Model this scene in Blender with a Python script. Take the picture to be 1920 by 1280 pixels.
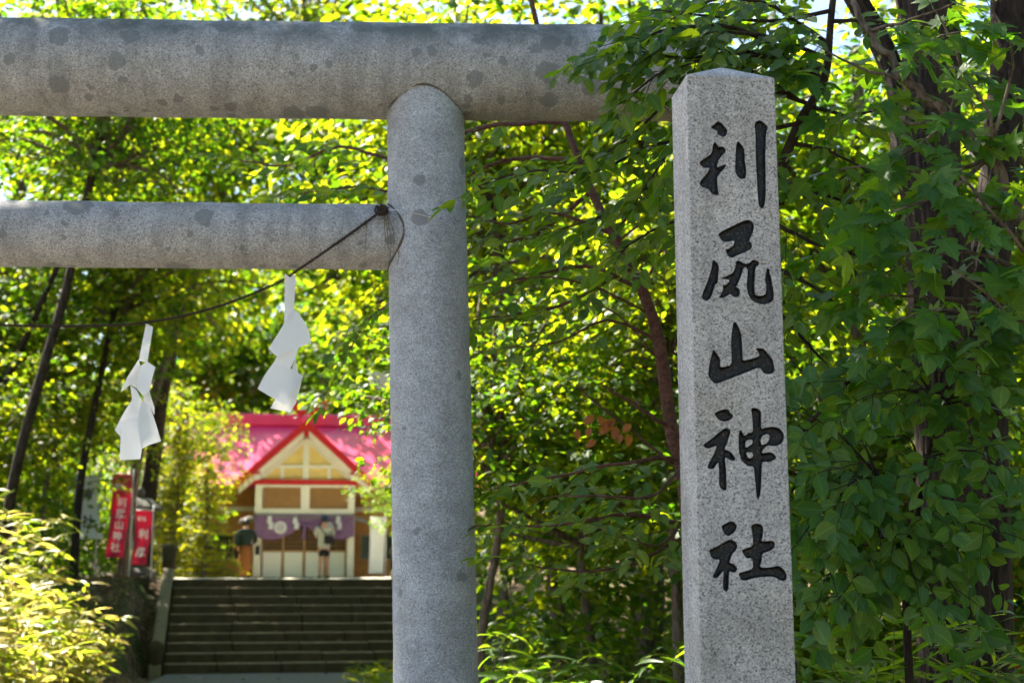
import bpy, bmesh, math, random
import numpy as np
from mathutils import Vector, Matrix
from mathutils.geometry import delaunay_2d_cdt
R = math.radians
random.seed(7)
rng = np.random.default_rng(11)
for o in list(bpy.data.objects):
    bpy.data.objects.remove(o, do_unlink=True)
S = bpy.context.scene
C = S.collection

# ------------------------------------------------------------------ camera, sky, sun, exposure
TH = R(9.7); FPX = 2667.0; EYE = Vector((0, 0, 1.5))
cam_d = bpy.data.cameras.new('camera'); cam = bpy.data.objects.new('camera', cam_d); C.objects.link(cam)
cam.location = EYE; cam.rotation_euler = (R(90) + TH, 0, 0)
cam_d.lens = 50.0; cam_d.sensor_width = 36.0; cam_d.clip_start = 0.05; cam_d.clip_end = 2000
cam_d.dof.use_dof = True; cam_d.dof.focus_distance = 5.7; cam_d.dof.aperture_fstop = 3.0
S.camera = cam
SUN_AZ = R(45); SUN_EL = R(50)          # azimuth: left of straight ahead (+Y)
to_sun = Vector((-math.sin(SUN_AZ) * math.cos(SUN_EL), math.cos(SUN_AZ) * math.cos(SUN_EL), math.sin(SUN_EL)))
W = bpy.data.worlds.new('World'); S.world = W; W.use_nodes = True
wn = W.node_tree.nodes; wl = W.node_tree.links
sky = wn.new('ShaderNodeTexSky'); sky.sky_type = 'NISHITA'; sky.sun_disc = False
sky.sun_elevation = SUN_EL; sky.sun_rotation = -SUN_AZ
bg = wn['Background']; bg.inputs['Strength'].default_value = 0.066
wl.new(sky.outputs[0], bg.inputs['Color'])
sd = bpy.data.lights.new('sun', 'SUN'); sun = bpy.data.objects.new('sun', sd); C.objects.link(sun)
sd.energy = 5.0; sd.angle = R(0.5); sd.color = (1.0, 0.93, 0.80)
sun.rotation_euler = to_sun.to_track_quat('Z', 'Y').to_euler(); sun.location = (0, 0, 40)
S.view_settings.view_transform = 'Standard'; S.view_settings.look = 'None'
S.view_settings.gamma = 1.0; S.view_settings.exposure = 2.5
S.render.engine = 'CYCLES'
S.cycles.use_denoising = True
S.cycles.use_adaptive_sampling = True; S.cycles.adaptive_threshold = 0.04
S.cycles.max_bounces = 5; S.cycles.diffuse_bounces = 3; S.cycles.glossy_bounces = 2
S.cycles.transmission_bounces = 4; S.cycles.transparent_max_bounces = 4
S.cycles.caustics_reflective = False; S.cycles.caustics_refractive = False
S.cycles.sample_clamp_indirect = 6.0

ct, st = math.cos(TH), math.sin(TH)
def ray(px, py):
    x = (px - 960) / FPX; y = (640 - py) / FPX
    return Vector((x, ct - y * st, st + y * ct))
def at(px, py, Y):
    d = ray(px, py); return EYE + d * (Y / d.y)

# ------------------------------------------------------------------ helpers
MATS = {}
def new_mat(name):
    m = bpy.data.materials.new(name); m.use_nodes = True
    MATS[name] = m
    nt = m.node_tree
    return m, nt.nodes, nt.links, nt.nodes['Principled BSDF']
def plain(name, col, rough=0.6, spec=0.4, noise=0.12, nscale=6.0, bump=0.0, metallic=0.0, trans=0.0):
    m, n, l, p = new_mat(name)
    tc = n.new('ShaderNodeTexCoord'); nz = n.new('ShaderNodeTexNoise'); nz.inputs['Scale'].default_value = nscale
    nz.inputs['Detail'].default_value = 5
    l.new(tc.outputs['Object'], nz.inputs['Vector'])
    mr = n.new('ShaderNodeMapRange'); mr.inputs[3].default_value = 1 - noise * 2; mr.inputs[4].default_value = 1 + noise * 2
    l.new(nz.outputs[0], mr.inputs[0])
    mx = n.new('ShaderNodeVectorMath'); mx.operation = 'SCALE'; mx.inputs[0].default_value = col
    l.new(mr.outputs[0], mx.inputs['Scale']); l.new(mx.outputs[0], p.inputs['Base Color'])
    p.inputs['Roughness'].default_value = rough; p.inputs['Specular IOR Level'].default_value = spec
    p.inputs['Metallic'].default_value = metallic
    if bump:
        b = n.new('ShaderNodeBump'); b.inputs['Strength'].default_value = bump; b.inputs['Distance'].default_value = 0.01
        l.new(nz.outputs[0], b.inputs['Height']); l.new(b.outputs[0], p.inputs['Normal'])
    if trans:
        t = n.new('ShaderNodeBsdfTranslucent'); l.new(mx.outputs[0], t.inputs['Color'])
        ms = n.new('ShaderNodeMixShader'); ms.inputs[0].default_value = trans
        l.new(p.outputs[0], ms.inputs[1]); l.new(t.outputs[0], ms.inputs[2])
        l.new(ms.outputs[0], n['Material Output'].inputs['Surface'])
    return m
def leaf_mat(name, cols, tcols, tf=0.5, rough=0.42, spec=0.35, veins=0.0):
    m, n, l, p = new_mat(name)
    g = n.new('ShaderNodeNewGeometry'); oi = n.new('ShaderNodeObjectInfo')
    a = n.new('ShaderNodeMath'); a.operation = 'ADD'; l.new(g.outputs['Random Per Island'], a.inputs[0]); l.new(oi.outputs['Random'], a.inputs[1])
    f = n.new('ShaderNodeMath'); f.operation = 'FRACT'; l.new(a.outputs[0], f.inputs[0])
    def ramp(cs):
        r = n.new('ShaderNodeValToRGB'); e = r.color_ramp.elements
        while len(e) < len(cs): e.new(0.5)
        for i, c in enumerate(cs):
            e[i].position = i / (len(cs) - 1); e[i].color = (*c, 1)
        l.new(f.outputs[0], r.inputs[0]); return r
    r1 = ramp(cols); r2 = ramp(tcols)
    l.new(r1.outputs[0], p.inputs['Base Color']); p.inputs['Roughness'].default_value = rough
    p.inputs['Specular IOR Level'].default_value = spec
    t = n.new('ShaderNodeBsdfTranslucent'); l.new(r2.outputs[0], t.inputs['Color'])
    ms = n.new('ShaderNodeMixShader'); ms.inputs[0].default_value = tf
    l.new(p.outputs[0], ms.inputs[1]); l.new(t.outputs[0], ms.inputs[2])
    l.new(ms.outputs[0], n['Material Output'].inputs['Surface'])
    if veins:
        uv = n.new('ShaderNodeUVMap'); uv.uv_map = 'leaf_uv'; sx = n.new('ShaderNodeSeparateXYZ'); l.new(uv.outputs[0], sx.inputs[0])
        def mth(op, a, b=None):
            q = n.new('ShaderNodeMath'); q.operation = op
            for i, v in enumerate((a, b)):
                if v is None: continue
                if isinstance(v, (int, float)): q.inputs[i].default_value = v
                else: l.new(v, q.inputs[i])
            return q.outputs[0]
        ax = mth('ABSOLUTE', sx.outputs[0])
        mid = n.new('ShaderNodeMapRange'); mid.inputs[1].default_value = 0.012; mid.inputs[2].default_value = 0.035; mid.inputs[3].default_value = 1; mid.inputs[4].default_value = 0; l.new(ax, mid.inputs[0])
        fr = mth('FRACT', mth('MULTIPLY', mth('SUBTRACT', sx.outputs[1], mth('MULTIPLY', ax, 0.75)), 8.0))
        sv = n.new('ShaderNodeMapRange'); sv.inputs[1].default_value = 0.0; sv.inputs[2].default_value = 0.22; sv.inputs[3].default_value = 0.6; sv.inputs[4].default_value = 0; l.new(fr, sv.inputs[0])
        vn = mth('MAXIMUM', mid.outputs[0], sv.outputs[0])
        k = mth('ADD', mth('MULTIPLY', vn, veins), 1.0)
        nz = n.new('ShaderNodeTexNoise'); nz.inputs['Scale'].default_value = 3.5; l.new(uv.outputs[0], nz.inputs['Vector'])
        k = mth('MULTIPLY', k, mth('ADD', mth('MULTIPLY', nz.outputs[0], 0.5), 0.75))
        for rr, sock in ((r1, p.inputs['Base Color']), (r2, t.inputs['Color'])):
            vm = n.new('ShaderNodeVectorMath'); vm.operation = 'SCALE'; l.new(rr.outputs[0], vm.inputs[0]); l.new(k, vm.inputs['Scale']); l.new(vm.outputs[0], sock)
        bp = n.new('ShaderNodeBump'); bp.inputs['Strength'].default_value = 0.35; bp.inputs['Distance'].default_value = 0.002; bp.invert = True
        l.new(vn, bp.inputs['Height']); l.new(bp.outputs[0], p.inputs['Normal'])
    return m

def set_uv(me, uv):
    li = np.empty(len(me.loops), dtype=np.int32); me.loops.foreach_get('vertex_index', li)
    l = me.uv_layers.new(name='leaf_uv'); l.data.foreach_set('uv', np.asarray(uv, dtype=np.float32)[li].ravel())
def mesh_np(name, V, F, smooth=False):
    """V (n,3); F list of faces or int array (m,k)."""
    me = bpy.data.meshes.new(name)
    V = np.asarray(V, dtype=np.float32)
    if isinstance(F, np.ndarray):
        m, k = F.shape
        me.vertices.add(len(V)); me.vertices.foreach_set('co', V.ravel())
        me.loops.add(m * k); me.loops.foreach_set('vertex_index', F.astype(np.int32).ravel())
        me.polygons.add(m); me.polygons.foreach_set('loop_start', np.arange(0, m * k, k, dtype=np.int32))
        me.update(calc_edges=True); me.validate(verbose=False)
    else:
        me.from_pydata([tuple(map(float, v)) for v in V], [], F); me.update()
    if smooth and len(me.polygons):
        me.polygons.foreach_set('use_smooth', np.ones(len(me.polygons), dtype=bool))
    return me
def link(name, me, mat=None, parent=None):
    o = bpy.data.objects.new(name, me); C.objects.link(o)
    if me is not None and mat is not None and not me.materials: me.materials.append(mat)
    if parent is not None: o.parent = parent
    return o
def tag(o, label=None, cat=None, group=None, kind=None):
    if label: o['label'] = label
    if cat: o['category'] = cat
    if group: o['group'] = group
    if kind: o['kind'] = kind
    return o
def empty(name, loc=(0, 0, 0), rz=0.0, label=None, cat=None, group=None):
    o = bpy.data.objects.new(name, None); C.objects.link(o); o.location = loc; o.rotation_euler = (0, 0, rz)
    o.empty_display_size = 0.1
    return tag(o, label, cat, group)

class MB:
    """collects simple solids, builds one mesh object"""
    def __init__(s): s.v = []; s.f = []
    def add(s, vs, fs):
        b = len(s.v); s.v += [tuple(v) for v in vs]; s.f += [tuple(i + b for i in f) for f in fs]; return s
    def box(s, x0, x1, y0, y1, z0, z1):
        return s.add([(x0,y0,z0),(x1,y0,z0),(x1,y1,z0),(x0,y1,z0),(x0,y0,z1),(x1,y0,z1),(x1,y1,z1),(x0,y1,z1)],
                     [(0,3,2,1),(4,5,6,7),(0,1,5,4),(1,2,6,5),(2,3,7,6),(3,0,4,7)])
    def prism(s, poly, y0, y1):
        """polygon in xz extruded along y"""
        n = len(poly)
        vs = [(x, y0, z) for x, z in poly] + [(x, y1, z) for x, z in poly]
        fs = [tuple(range(n)), tuple(range(2*n-1, n-1, -1))] + [(i, i+n, (i+1) % n + n, (i+1) % n) for i in range(n)]
        return s.add(vs, fs)
    def bar(s, a, b, w, d):
        """square bar a->b, w across (horizontal-ish), d in other direction"""
        a = Vector(a); b = Vector(b); t = (b - a).normalized()
        up = Vector((0, 1, 0)) if abs(t.y) < 0.9 else Vector((0, 0, 1))
        x = t.cross(up).normalized() * (w / 2); y = t.cross(x).normalized() * (d / 2)
        vs = [a-x-y, a+x-y, a+x+y, a-x+y, b-x-y, b+x-y, b+x+y, b-x+y]
        return s.add(vs, [(0,3,2,1),(4,5,6,7),(0,1,5,4),(1,2,6,5),(2,3,7,6),(3,0,4,7)])
    def tube(s, pts, rad, seg=8, cap=True):
        V, F = tube_np(pts, rad, seg)
        b = len(s.v); s.v += [tuple(v) for v in V]; s.f += [tuple(int(i) + b for i in f) for f in F]
        if cap:
            s.f.append(tuple(b + i for i in range(seg))[::-1]); s.f.append(tuple(b + len(V) - seg + i for i in range(seg)))
        return s
    def lathe(s, prof, seg=16, c=(0, 0, 0)):
        b = len(s.v)
        for r_, z in prof:
            for k in range(seg):
                a = 2 * math.pi * k / seg; s.v.append((c[0] + r_*math.cos(a), c[1] + r_*math.sin(a), c[2] + z))
        for i in range(len(prof) - 1):
            for k in range(seg):
                k2 = (k+1) % seg; s.f.append((b+i*seg+k, b+i*seg+k2, b+(i+1)*seg+k2, b+(i+1)*seg+k))
        s.f.append(tuple(b + k for k in range(seg))[::-1]); s.f.append(tuple(b + (len(prof)-1)*seg + k for k in range(seg)))
        return s
    def build(s, name, mat, parent=None, smooth=False, bevel=0.0, seg=1):
        me = bpy.data.meshes.new(name); me.from_pydata(s.v, [], s.f); me.update()
        if bevel:
            bm = bmesh.new(); bm.from_mesh(me); bmesh.ops.recalc_face_normals(bm, faces=bm.faces)
            bmesh.ops.bevel(bm, geom=list(bm.edges), offset=bevel, segments=seg, affect='EDGES', profile=0.7, clamp_overlap=True)
            bm.to_mesh(me); bm.free()
        else:
            bm = bmesh.new(); bm.from_mesh(me); bmesh.ops.recalc_face_normals(bm, faces=bm.faces); bm.to_mesh(me); bm.free()
        if smooth: me.polygons.foreach_set('use_smooth', np.ones(len(me.polygons), dtype=bool))
        return link(name, me, mat, parent)

def tube_np(pts, rad, seg=8):
    P = np.asarray(pts, float); n = len(P)
    r = np.full(n, rad, float) if np.isscalar(rad) else np.asarray(rad, float)
    T = np.gradient(P, axis=0); T /= np.linalg.norm(T, axis=1, keepdims=True) + 1e-9
    ref = np.array([0.13, 0.21, 0.97]) if abs(T[:, 2]).mean() < 0.8 else np.array([0.95, 0.2, 0.1])
    X = np.cross(T, ref); X /= np.linalg.norm(X, axis=1, keepdims=True) + 1e-9
    Yv = np.cross(T, X)
    a = np.linspace(0, 2 * np.pi, seg, endpoint=False)
    V = (P[:, None] + r[:, None, None] * (np.cos(a)[None, :, None] * X[:, None] + np.sin(a)[None, :, None] * Yv[:, None])).reshape(-1, 3)
    i = np.arange(n - 1)[:, None] * seg; k = np.arange(seg)[None]; k2 = (k + 1) % seg
    F = np.stack([i + k, i + k2, i + seg + k2, i + seg + k], -1).reshape(-1, 4)
    return V, F
def merge_np(parts):
    Vs, Fs, b = [], [], 0
    for V, F in parts:
        Vs.append(V); Fs.append(F + b); b += len(V)
    return np.concatenate(Vs), np.concatenate(Fs)
def smooth_path(pts, n):
    P = np.asarray([tuple(p) for p in pts], float); m = len(P)
    t = np.linspace(0, m - 1, n); out = []
    for u in t:
        i = min(int(u), m - 2); f = u - i
        p0, p1, p2, p3 = P[max(i-1, 0)], P[i], P[i+1], P[min(i+2, m-1)]
        out.append(0.5 * ((2*p1) + (-p0+p2)*f + (2*p0-5*p1+4*p2-p3)*f*f + (-p0+3*p1-3*p2+p3)*f**3))
    return np.array(out)

# ------------------------------------------------------------------ materials
SOOT_Z = at(800, 137, 7.45).z
def granite(name, tone=(0.34, 0.34, 0.335), blotch=((5.0, 0.42, 0.25), (11.0, 0.40, 0.45)), stain=0.0, seed=0.0, gs=260, lo=0.45, sx_=8.0, soot=0.0):
    m, n, l, p = new_mat(name)
    tc = n.new('ShaderNodeTexCoord'); mp = n.new('ShaderNodeMapping'); mp.inputs['Location'].default_value = (seed, seed * 1.7, seed * 0.6)
    l.new(tc.outputs['Object'], mp.inputs['Vector']); V = mp.outputs[0]
    vo = n.new('ShaderNodeTexVoronoi'); vo.inputs['Scale'].default_value = gs; l.new(V, vo.inputs['Vector'])
    sx = n.new('ShaderNodeSeparateColor'); l.new(vo.outputs['Color'], sx.inputs[0])
    rp = n.new('ShaderNodeValToRGB'); e = rp.color_ramp.elements
    t = np.array(tone)
    for _ in range(3): e.new(0.5)
    for i, (pos, k) in enumerate([(0, lo), (0.12, lo + 0.18), (0.24, 0.92), (0.7, 1.10), (1.0, 1.38)]):
        e[i].position = pos; e[i].color = (*(t * k), 1)
    l.new(sx.outputs[0], rp.inputs[0])
    n1 = n.new('ShaderNodeTexNoise'); n1.inputs['Scale'].default_value = 7; n1.inputs['Detail'].default_value = 8; n1.inputs['Roughness'].default_value = 0.7
    l.new(V, n1.inputs['Vector'])
    m1 = n.new('ShaderNodeMapRange'); m1.inputs[1].default_value = 0.3; m1.inputs[2].default_value = 0.7; m1.inputs[3].default_value = 0.74; m1.inputs[4].default_value = 1.18
    l.new(n1.outputs[0], m1.inputs[0])
    n2 = n.new('ShaderNodeTexNoise'); n2.inputs['Scale'].default_value = 110; n2.inputs['Detail'].default_value = 4; l.new(V, n2.inputs['Vector'])
    m2 = n.new('ShaderNodeMapRange'); m2.inputs[1].default_value = 0.3; m2.inputs[2].default_value = 0.7; m2.inputs[3].default_value = 0.72; m2.inputs[4].default_value = 1.25
    l.new(n2.outputs[0], m2.inputs[0])
    mm = n.new('ShaderNodeMath'); mm.operation = 'MULTIPLY'; l.new(m1.outputs[0], mm.inputs[0]); l.new(m2.outputs[0], mm.inputs[1])
    sc = n.new('ShaderNodeVectorMath'); sc.operation = 'SCALE'; l.new(rp.outputs[0], sc.inputs[0]); l.new(mm.outputs[0], sc.inputs['Scale'])
    col = sc.outputs[0]
    # greenish brown weathering tint in broad patches
    n3 = n.new('ShaderNodeTexNoise'); n3.inputs['Scale'].default_value = 2.3; n3.inputs['Detail'].default_value = 6; n3.inputs['Roughness'].default_value = 0.65; l.new(V, n3.inputs['Vector'])
    m3 = n.new('ShaderNodeMapRange'); m3.inputs[1].default_value = 0.48; m3.inputs[2].default_value = 0.75; m3.inputs[4].default_value = 0.55; l.new(n3.outputs[0], m3.inputs[0])
    mx = n.new('ShaderNodeMix'); mx.data_type = 'RGBA'; mx.blend_type = 'MULTIPLY'; mx.inputs['B'].default_value = (0.80, 0.76, 0.62, 1)
    l.new(m3.outputs[0], mx.inputs['Factor']); l.new(col, mx.inputs['A']); col = mx.outputs['Result']
    if blotch:
        # round grey lichen discs
        nd = n.new('ShaderNodeTexNoise'); nd.inputs['Scale'].default_value = 24; nd.inputs['Detail'].default_value = 3; l.new(V, nd.inputs['Vector'])
        ds = n.new('ShaderNodeVectorMath'); ds.operation = 'SCALE'; ds.inputs['Scale'].default_value = 0.05; l.new(nd.outputs['Color'], ds.inputs[0])
        ad = n.new('ShaderNodeVectorMath'); l.new(V, ad.inputs[0]); l.new(ds.outputs[0], ad.inputs[1])
        prev = None
        for scale, thr, rare in blotch:
            v2 = n.new('ShaderNodeTexVoronoi'); v2.inputs['Scale'].default_value = scale; l.new(ad.outputs[0], v2.inputs['Vector'])
            s2 = n.new('ShaderNodeSeparateColor'); l.new(v2.outputs['Color'], s2.inputs[0])
            rr = n.new('ShaderNodeMapRange'); rr.inputs[1].default_value = rare; rr.inputs[2].default_value = 1.0; rr.inputs[3].default_value = 0.0; rr.inputs[4].default_value = thr
            l.new(s2.outputs[0], rr.inputs[0])
            lt = n.new('ShaderNodeMath'); lt.operation = 'SUBTRACT'; l.new(rr.outputs[0], lt.inputs[0]); l.new(v2.outputs['Distance'], lt.inputs[1])
            ss = n.new('ShaderNodeMapRange'); ss.inputs[1].default_value = 0.0; ss.inputs[2].default_value = 0.014; ss.inputs[4].default_value = 0.75; l.new(lt.outputs[0], ss.inputs[0])
            if prev is None: prev = ss.outputs[0]
            else:
                mxm = n.new('ShaderNodeMath'); mxm.operation = 'MAXIMUM'; l.new(prev, mxm.inputs[0]); l.new(ss.outputs[0], mxm.inputs[1]); prev = mxm.outputs[0]
        mb = n.new('ShaderNodeMix'); mb.data_type = 'RGBA'; mb.inputs['B'].default_value = (0.155, 0.16, 0.155, 1)
        l.new(prev, mb.inputs['Factor']); l.new(col, mb.inputs['A']); col = mb.outputs['Result']
    if stain:
        # rain-washed soot streaks: long noise running down the round
        mp2 = n.new('ShaderNodeMapping'); mp2.inputs['Scale'].default_value = (sx_, 1.3, 1.3) if sx_ > 5 else (sx_ * 2.2, sx_ * 2.2, 0.5); l.new(tc.outputs['Object'], mp2.inputs['Vector'])
        n4 = n.new('ShaderNodeTexNoise'); n4.inputs['Scale'].default_value = 1.6; n4.inputs['Detail'].default_value = 7; n4.inputs['Roughness'].default_value = 0.62; l.new(mp2.outputs[0], n4.inputs['Vector'])
        m4 = n.new('ShaderNodeMapRange'); m4.inputs[1].default_value = 0.46; m4.inputs[2].default_value = 0.72; m4.inputs[4].default_value = stain; l.new(n4.outputs[0], m4.inputs[0])
        ms = n.new('ShaderNodeMix'); ms.data_type = 'RGBA'; ms.inputs['B'].default_value = (0.115, 0.12, 0.115, 1)
        l.new(m4.outputs[0], ms.inputs['Factor']); l.new(col, ms.inputs['A']); col = ms.outputs['Result']
    if soot:
        sz = n.new('ShaderNodeSeparateXYZ'); l.new(tc.outputs['Object'], sz.inputs[0])
        mz = n.new('ShaderNodeMapRange'); mz.interpolation_type = 'SMOOTHSTEP'; mz.inputs[1].default_value = SOOT_Z - 0.02; mz.inputs[2].default_value = SOOT_Z + 0.19; l.new(sz.outputs[2], mz.inputs[0])
        n5 = n.new('ShaderNodeTexNoise'); n5.inputs['Scale'].default_value = 2.6; n5.inputs['Detail'].default_value = 9; n5.inputs['Roughness'].default_value = 0.72; l.new(V, n5.inputs['Vector'])
        m5 = n.new('ShaderNodeMapRange'); m5.inputs[1].default_value = 0.36; m5.inputs[2].default_value = 0.56; m5.inputs[4].default_value = soot; l.new(n5.outputs[0], m5.inputs[0])
        mu = n.new('ShaderNodeMath'); mu.operation = 'MULTIPLY'; l.new(mz.outputs[0], mu.inputs[0]); l.new(m5.outputs[0], mu.inputs[1])
        mk = n.new('ShaderNodeMix'); mk.data_type = 'RGBA'; mk.inputs['B'].default_value = (0.085, 0.095, 0.085, 1)
        l.new(mu.outputs[0], mk.inputs['Factor']); l.new(col, mk.inputs['A']); col = mk.outputs['Result']
    l.new(col, p.inputs['Base Color'])
    p.inputs['Roughness'].default_value = 0.82; p.inputs['Specular IOR Level'].default_value = 0.3
    b = n.new('ShaderNodeBump'); b.inputs['Strength'].default_value = 0.55; b.inputs['Distance'].default_value = 0.004
    l.new(n2.outputs[0], b.inputs['Height']); l.new(b.outputs[0], p.inputs['Normal'])
    return m
M_TORII_C = granite('granite_column', (0.335, 0.345, 0.345), ((5.0, 0.26, 0.84), (11.0, 0.28, 0.84)), 0.0, 3.1)
M_TORII_B = granite('granite_beam', (0.335, 0.33, 0.315), ((5.0, 0.40, 0.45), (11.0, 0.38, 0.55), (4.0, 0.34, 0.5)), 0.5, 0.4, 240, 0.36, 8.0, 1.0)
M_PILLAR = granite('granite_pillar', (0.385, 0.37, 0.35), (), 0.45, 8.0, 225, 0.30, 3.0)
def paint_black():
    m, n, l, p = new_mat('black_lacquer_in_carving')
    tc = n.new('ShaderNodeTexCoord'); nz = n.new('ShaderNodeTexNoise'); nz.inputs['Scale'].default_value = 190; nz.inputs['Detail'].default_value = 3
    l.new(tc.outputs['Object'], nz.inputs['Vector'])
    r = n.new('ShaderNodeValToRGB'); e = r.color_ramp.elements; e[0].position = 0.58; e[0].color = (0.004, 0.004, 0.0045, 1); e[1].position = 0.80; e[1].color = (0.20, 0.175, 0.14, 1)
    l.new(nz.outputs[0], r.inputs[0]); l.new(r.outputs[0], p.inputs['Base Color'])
    p.inputs['Roughness'].default_value = 0.3; p.inputs['Specular IOR Level'].default_value = 0.3
    b = n.new('ShaderNodeBump'); b.inputs['Strength'].default_value = 0.9; b.inputs['Distance'].default_value = 0.004
    l.new(nz.outputs[0], b.inputs['Height']); l.new(b.outputs[0], p.inputs['Normal'])
    return m
M_INK = paint_black()
def bark(name, c0, c1, scale=(10, 10, 2.8), strength=0.9):
    m, n, l, p = new_mat(name)
    tc = n.new('ShaderNodeTexCoord'); mp = n.new('ShaderNodeMapping'); mp.inputs['Scale'].default_value = scale; l.new(tc.outputs['Object'], mp.inputs['Vector'])
    nz = n.new('ShaderNodeTexNoise'); nz.inputs['Scale'].default_value = 2.5; nz.inputs['Detail'].default_value = 8; nz.inputs['Roughness'].default_value = 0.65; nz.inputs['Distortion'].default_value = 0.6
    l.new(mp.outputs[0], nz.inputs['Vector'])
    r = n.new('ShaderNodeValToRGB'); e = r.color_ramp.elements; e[0].position = 0.35; e[0].color = (*c0, 1); e[1].position = 0.68; e[1].color = (*c1, 1)
    l.new(nz.outputs[0], r.inputs[0]); l.new(r.outputs[0], p.inputs['Base Color']); p.inputs['Roughness'].default_value = 0.9; p.inputs['Specular IOR Level'].default_value = 0.2
    b = n.new('ShaderNodeBump'); b.inputs['Strength'].default_value = strength; b.inputs['Distance'].default_value = 0.03
    l.new(nz.outputs[0], b.inputs['Height']); l.new(b.outputs[0], p.inputs['Normal'])
    return m
M_BARK = bark('rough_dark_bark', (0.012, 0.008, 0.006), (0.062, 0.043, 0.031))
M_BARK2 = bark('grey_brown_bark', (0.05, 0.035, 0.025), (0.24, 0.18, 0.13))
M_BARK_RED = bark('reddish_smooth_bark', (0.05, 0.022, 0.015), (0.15, 0.07, 0.045), (14, 14, 14), 0.4)
G_D = [(0.016, 0.045, 0.010), (0.028, 0.075, 0.012), (0.042, 0.095, 0.016)]
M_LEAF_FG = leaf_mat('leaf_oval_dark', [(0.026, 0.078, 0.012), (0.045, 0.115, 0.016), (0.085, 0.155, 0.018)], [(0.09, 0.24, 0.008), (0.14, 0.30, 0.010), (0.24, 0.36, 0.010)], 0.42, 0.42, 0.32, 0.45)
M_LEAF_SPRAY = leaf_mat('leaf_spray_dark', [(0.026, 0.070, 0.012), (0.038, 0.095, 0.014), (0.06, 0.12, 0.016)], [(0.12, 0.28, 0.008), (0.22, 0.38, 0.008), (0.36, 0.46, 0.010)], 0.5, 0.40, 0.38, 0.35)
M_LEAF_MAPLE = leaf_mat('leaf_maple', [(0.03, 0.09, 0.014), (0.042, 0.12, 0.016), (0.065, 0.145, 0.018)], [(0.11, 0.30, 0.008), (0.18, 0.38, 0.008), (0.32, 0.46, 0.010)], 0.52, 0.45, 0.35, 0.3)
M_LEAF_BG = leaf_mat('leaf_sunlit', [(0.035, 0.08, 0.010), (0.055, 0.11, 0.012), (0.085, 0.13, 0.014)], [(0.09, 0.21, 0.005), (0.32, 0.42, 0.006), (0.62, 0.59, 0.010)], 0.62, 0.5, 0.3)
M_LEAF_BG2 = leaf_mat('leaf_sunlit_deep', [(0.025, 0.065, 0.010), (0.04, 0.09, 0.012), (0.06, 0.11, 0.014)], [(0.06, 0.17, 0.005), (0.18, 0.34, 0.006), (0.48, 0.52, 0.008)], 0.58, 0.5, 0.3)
M_LEAF_SASA = leaf_mat('leaf_bamboo_grass', [(0.08, 0.14, 0.018), (0.22, 0.25, 0.04), (0.55, 0.42, 0.14), (0.12, 0.18, 0.02)], [(0.26, 0.42, 0.015), (0.55, 0.60, 0.03), (0.85, 0.62, 0.18), (0.36, 0.50, 0.02)], 0.55, 0.40, 0.35)
M_LEAF_CONIFER = leaf_mat('conifer_scale_leaf', [(0.05, 0.09, 0.010), (0.09, 0.12, 0.012), (0.13, 0.15, 0.014)], [(0.32, 0.38, 0.006), (0.52, 0.52, 0.006), (0.64, 0.58, 0.01)], 0.5, 0.5, 0.3)
M_LEAF_ORANGE = leaf_mat('leaf_turned_orange', [(0.20, 0.06, 0.012), (0.25, 0.09, 0.015)], [(0.5, 0.16, 0.012), (0.55, 0.22, 0.02)], 0.5)

# ------------------------------------------------------------------ terrain
SA = R(11); SL = Vector((-5.75, 24.0, 0.0)); su = Vector((math.cos(SA), math.sin(SA), 0)); sv = Vector((-math.sin(SA), math.cos(SA), 0))
SW = 4.1; RISE = 0.155; RUN = 0.33; NST = 10; TOPZ = 0.06 + RISE * NST
def sstep(x):
    x = np.clip(x, 0, 1); return x * x * (3 - 2 * x)
def ground_z(x, y):
    x = np.asarray(x, float); y = np.asarray(y, float)
    dx = x - SL.x; dy = y - SL.y
    u = dx * su.x + dy * su.y; v = dx * sv.x + dy * sv.y
    inside = sstep((u + 0.75) / 0.3) * sstep((SW + 0.75 - u) / 0.3)
    side = TOPZ * sstep((v + 4.5) / 7.0)
    tri = TOPZ * np.clip((v - 0.1) / (RUN * NST - 0.2), 0, 1) - 0.16 * (v < RUN * NST + 0.3) * (v > -0.2)
    z = side * (1 - inside) + tri * inside
    xc = np.interp(y, [-30, 0, 7.4, 15, 24.4, 30], [-0.6, -1.7, -2.5, -3.1, -3.72, -4.6])
    z = z + 0.8 * sstep((xc - 1.9 - x) / 2.2) * sstep((y - 8) / 4) * sstep((25 - y) / 5)
    z = z + 0.35 * sstep((x - 2) / 8) * sstep((y - 8) / 8)
    z = z + 24 * sstep((y - 62) / 110)
    z = z + (0.05 * np.sin(x * 1.7 + y * 0.6) * np.sin(y * 1.3 - x * 0.4)) * (1 - inside) * sstep((np.abs(x) + y * 0.2 - 1.5) / 4)
    return z
xs = np.concatenate([np.linspace(-400, -42, 14)[:-1], np.linspace(-42, -12, 24)[:-1], np.linspace(-12, 6, 91)[:-1], np.linspace(6, 40, 28)[:-1], np.linspace(40, 400, 14)])
ys = np.concatenate([np.linspace(-300, -10, 10)[:-1], np.linspace(-10, 8, 19)[:-1], np.linspace(8, 34, 131)[:-1], np.linspace(34, 70, 37)[:-1], np.linspace(70, 600, 30)])
GX, GY = np.meshgrid(xs, ys)
GZ = ground_z(GX, GY)
nx = len(xs); ny = len(ys)
idx = np.arange(nx * ny).reshape(ny, nx)
GF = np.stack([idx[:-1, :-1], idx[:-1, 1:], idx[1:, 1:], idx[1:, :-1]], -1).reshape(-1, 4)
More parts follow.
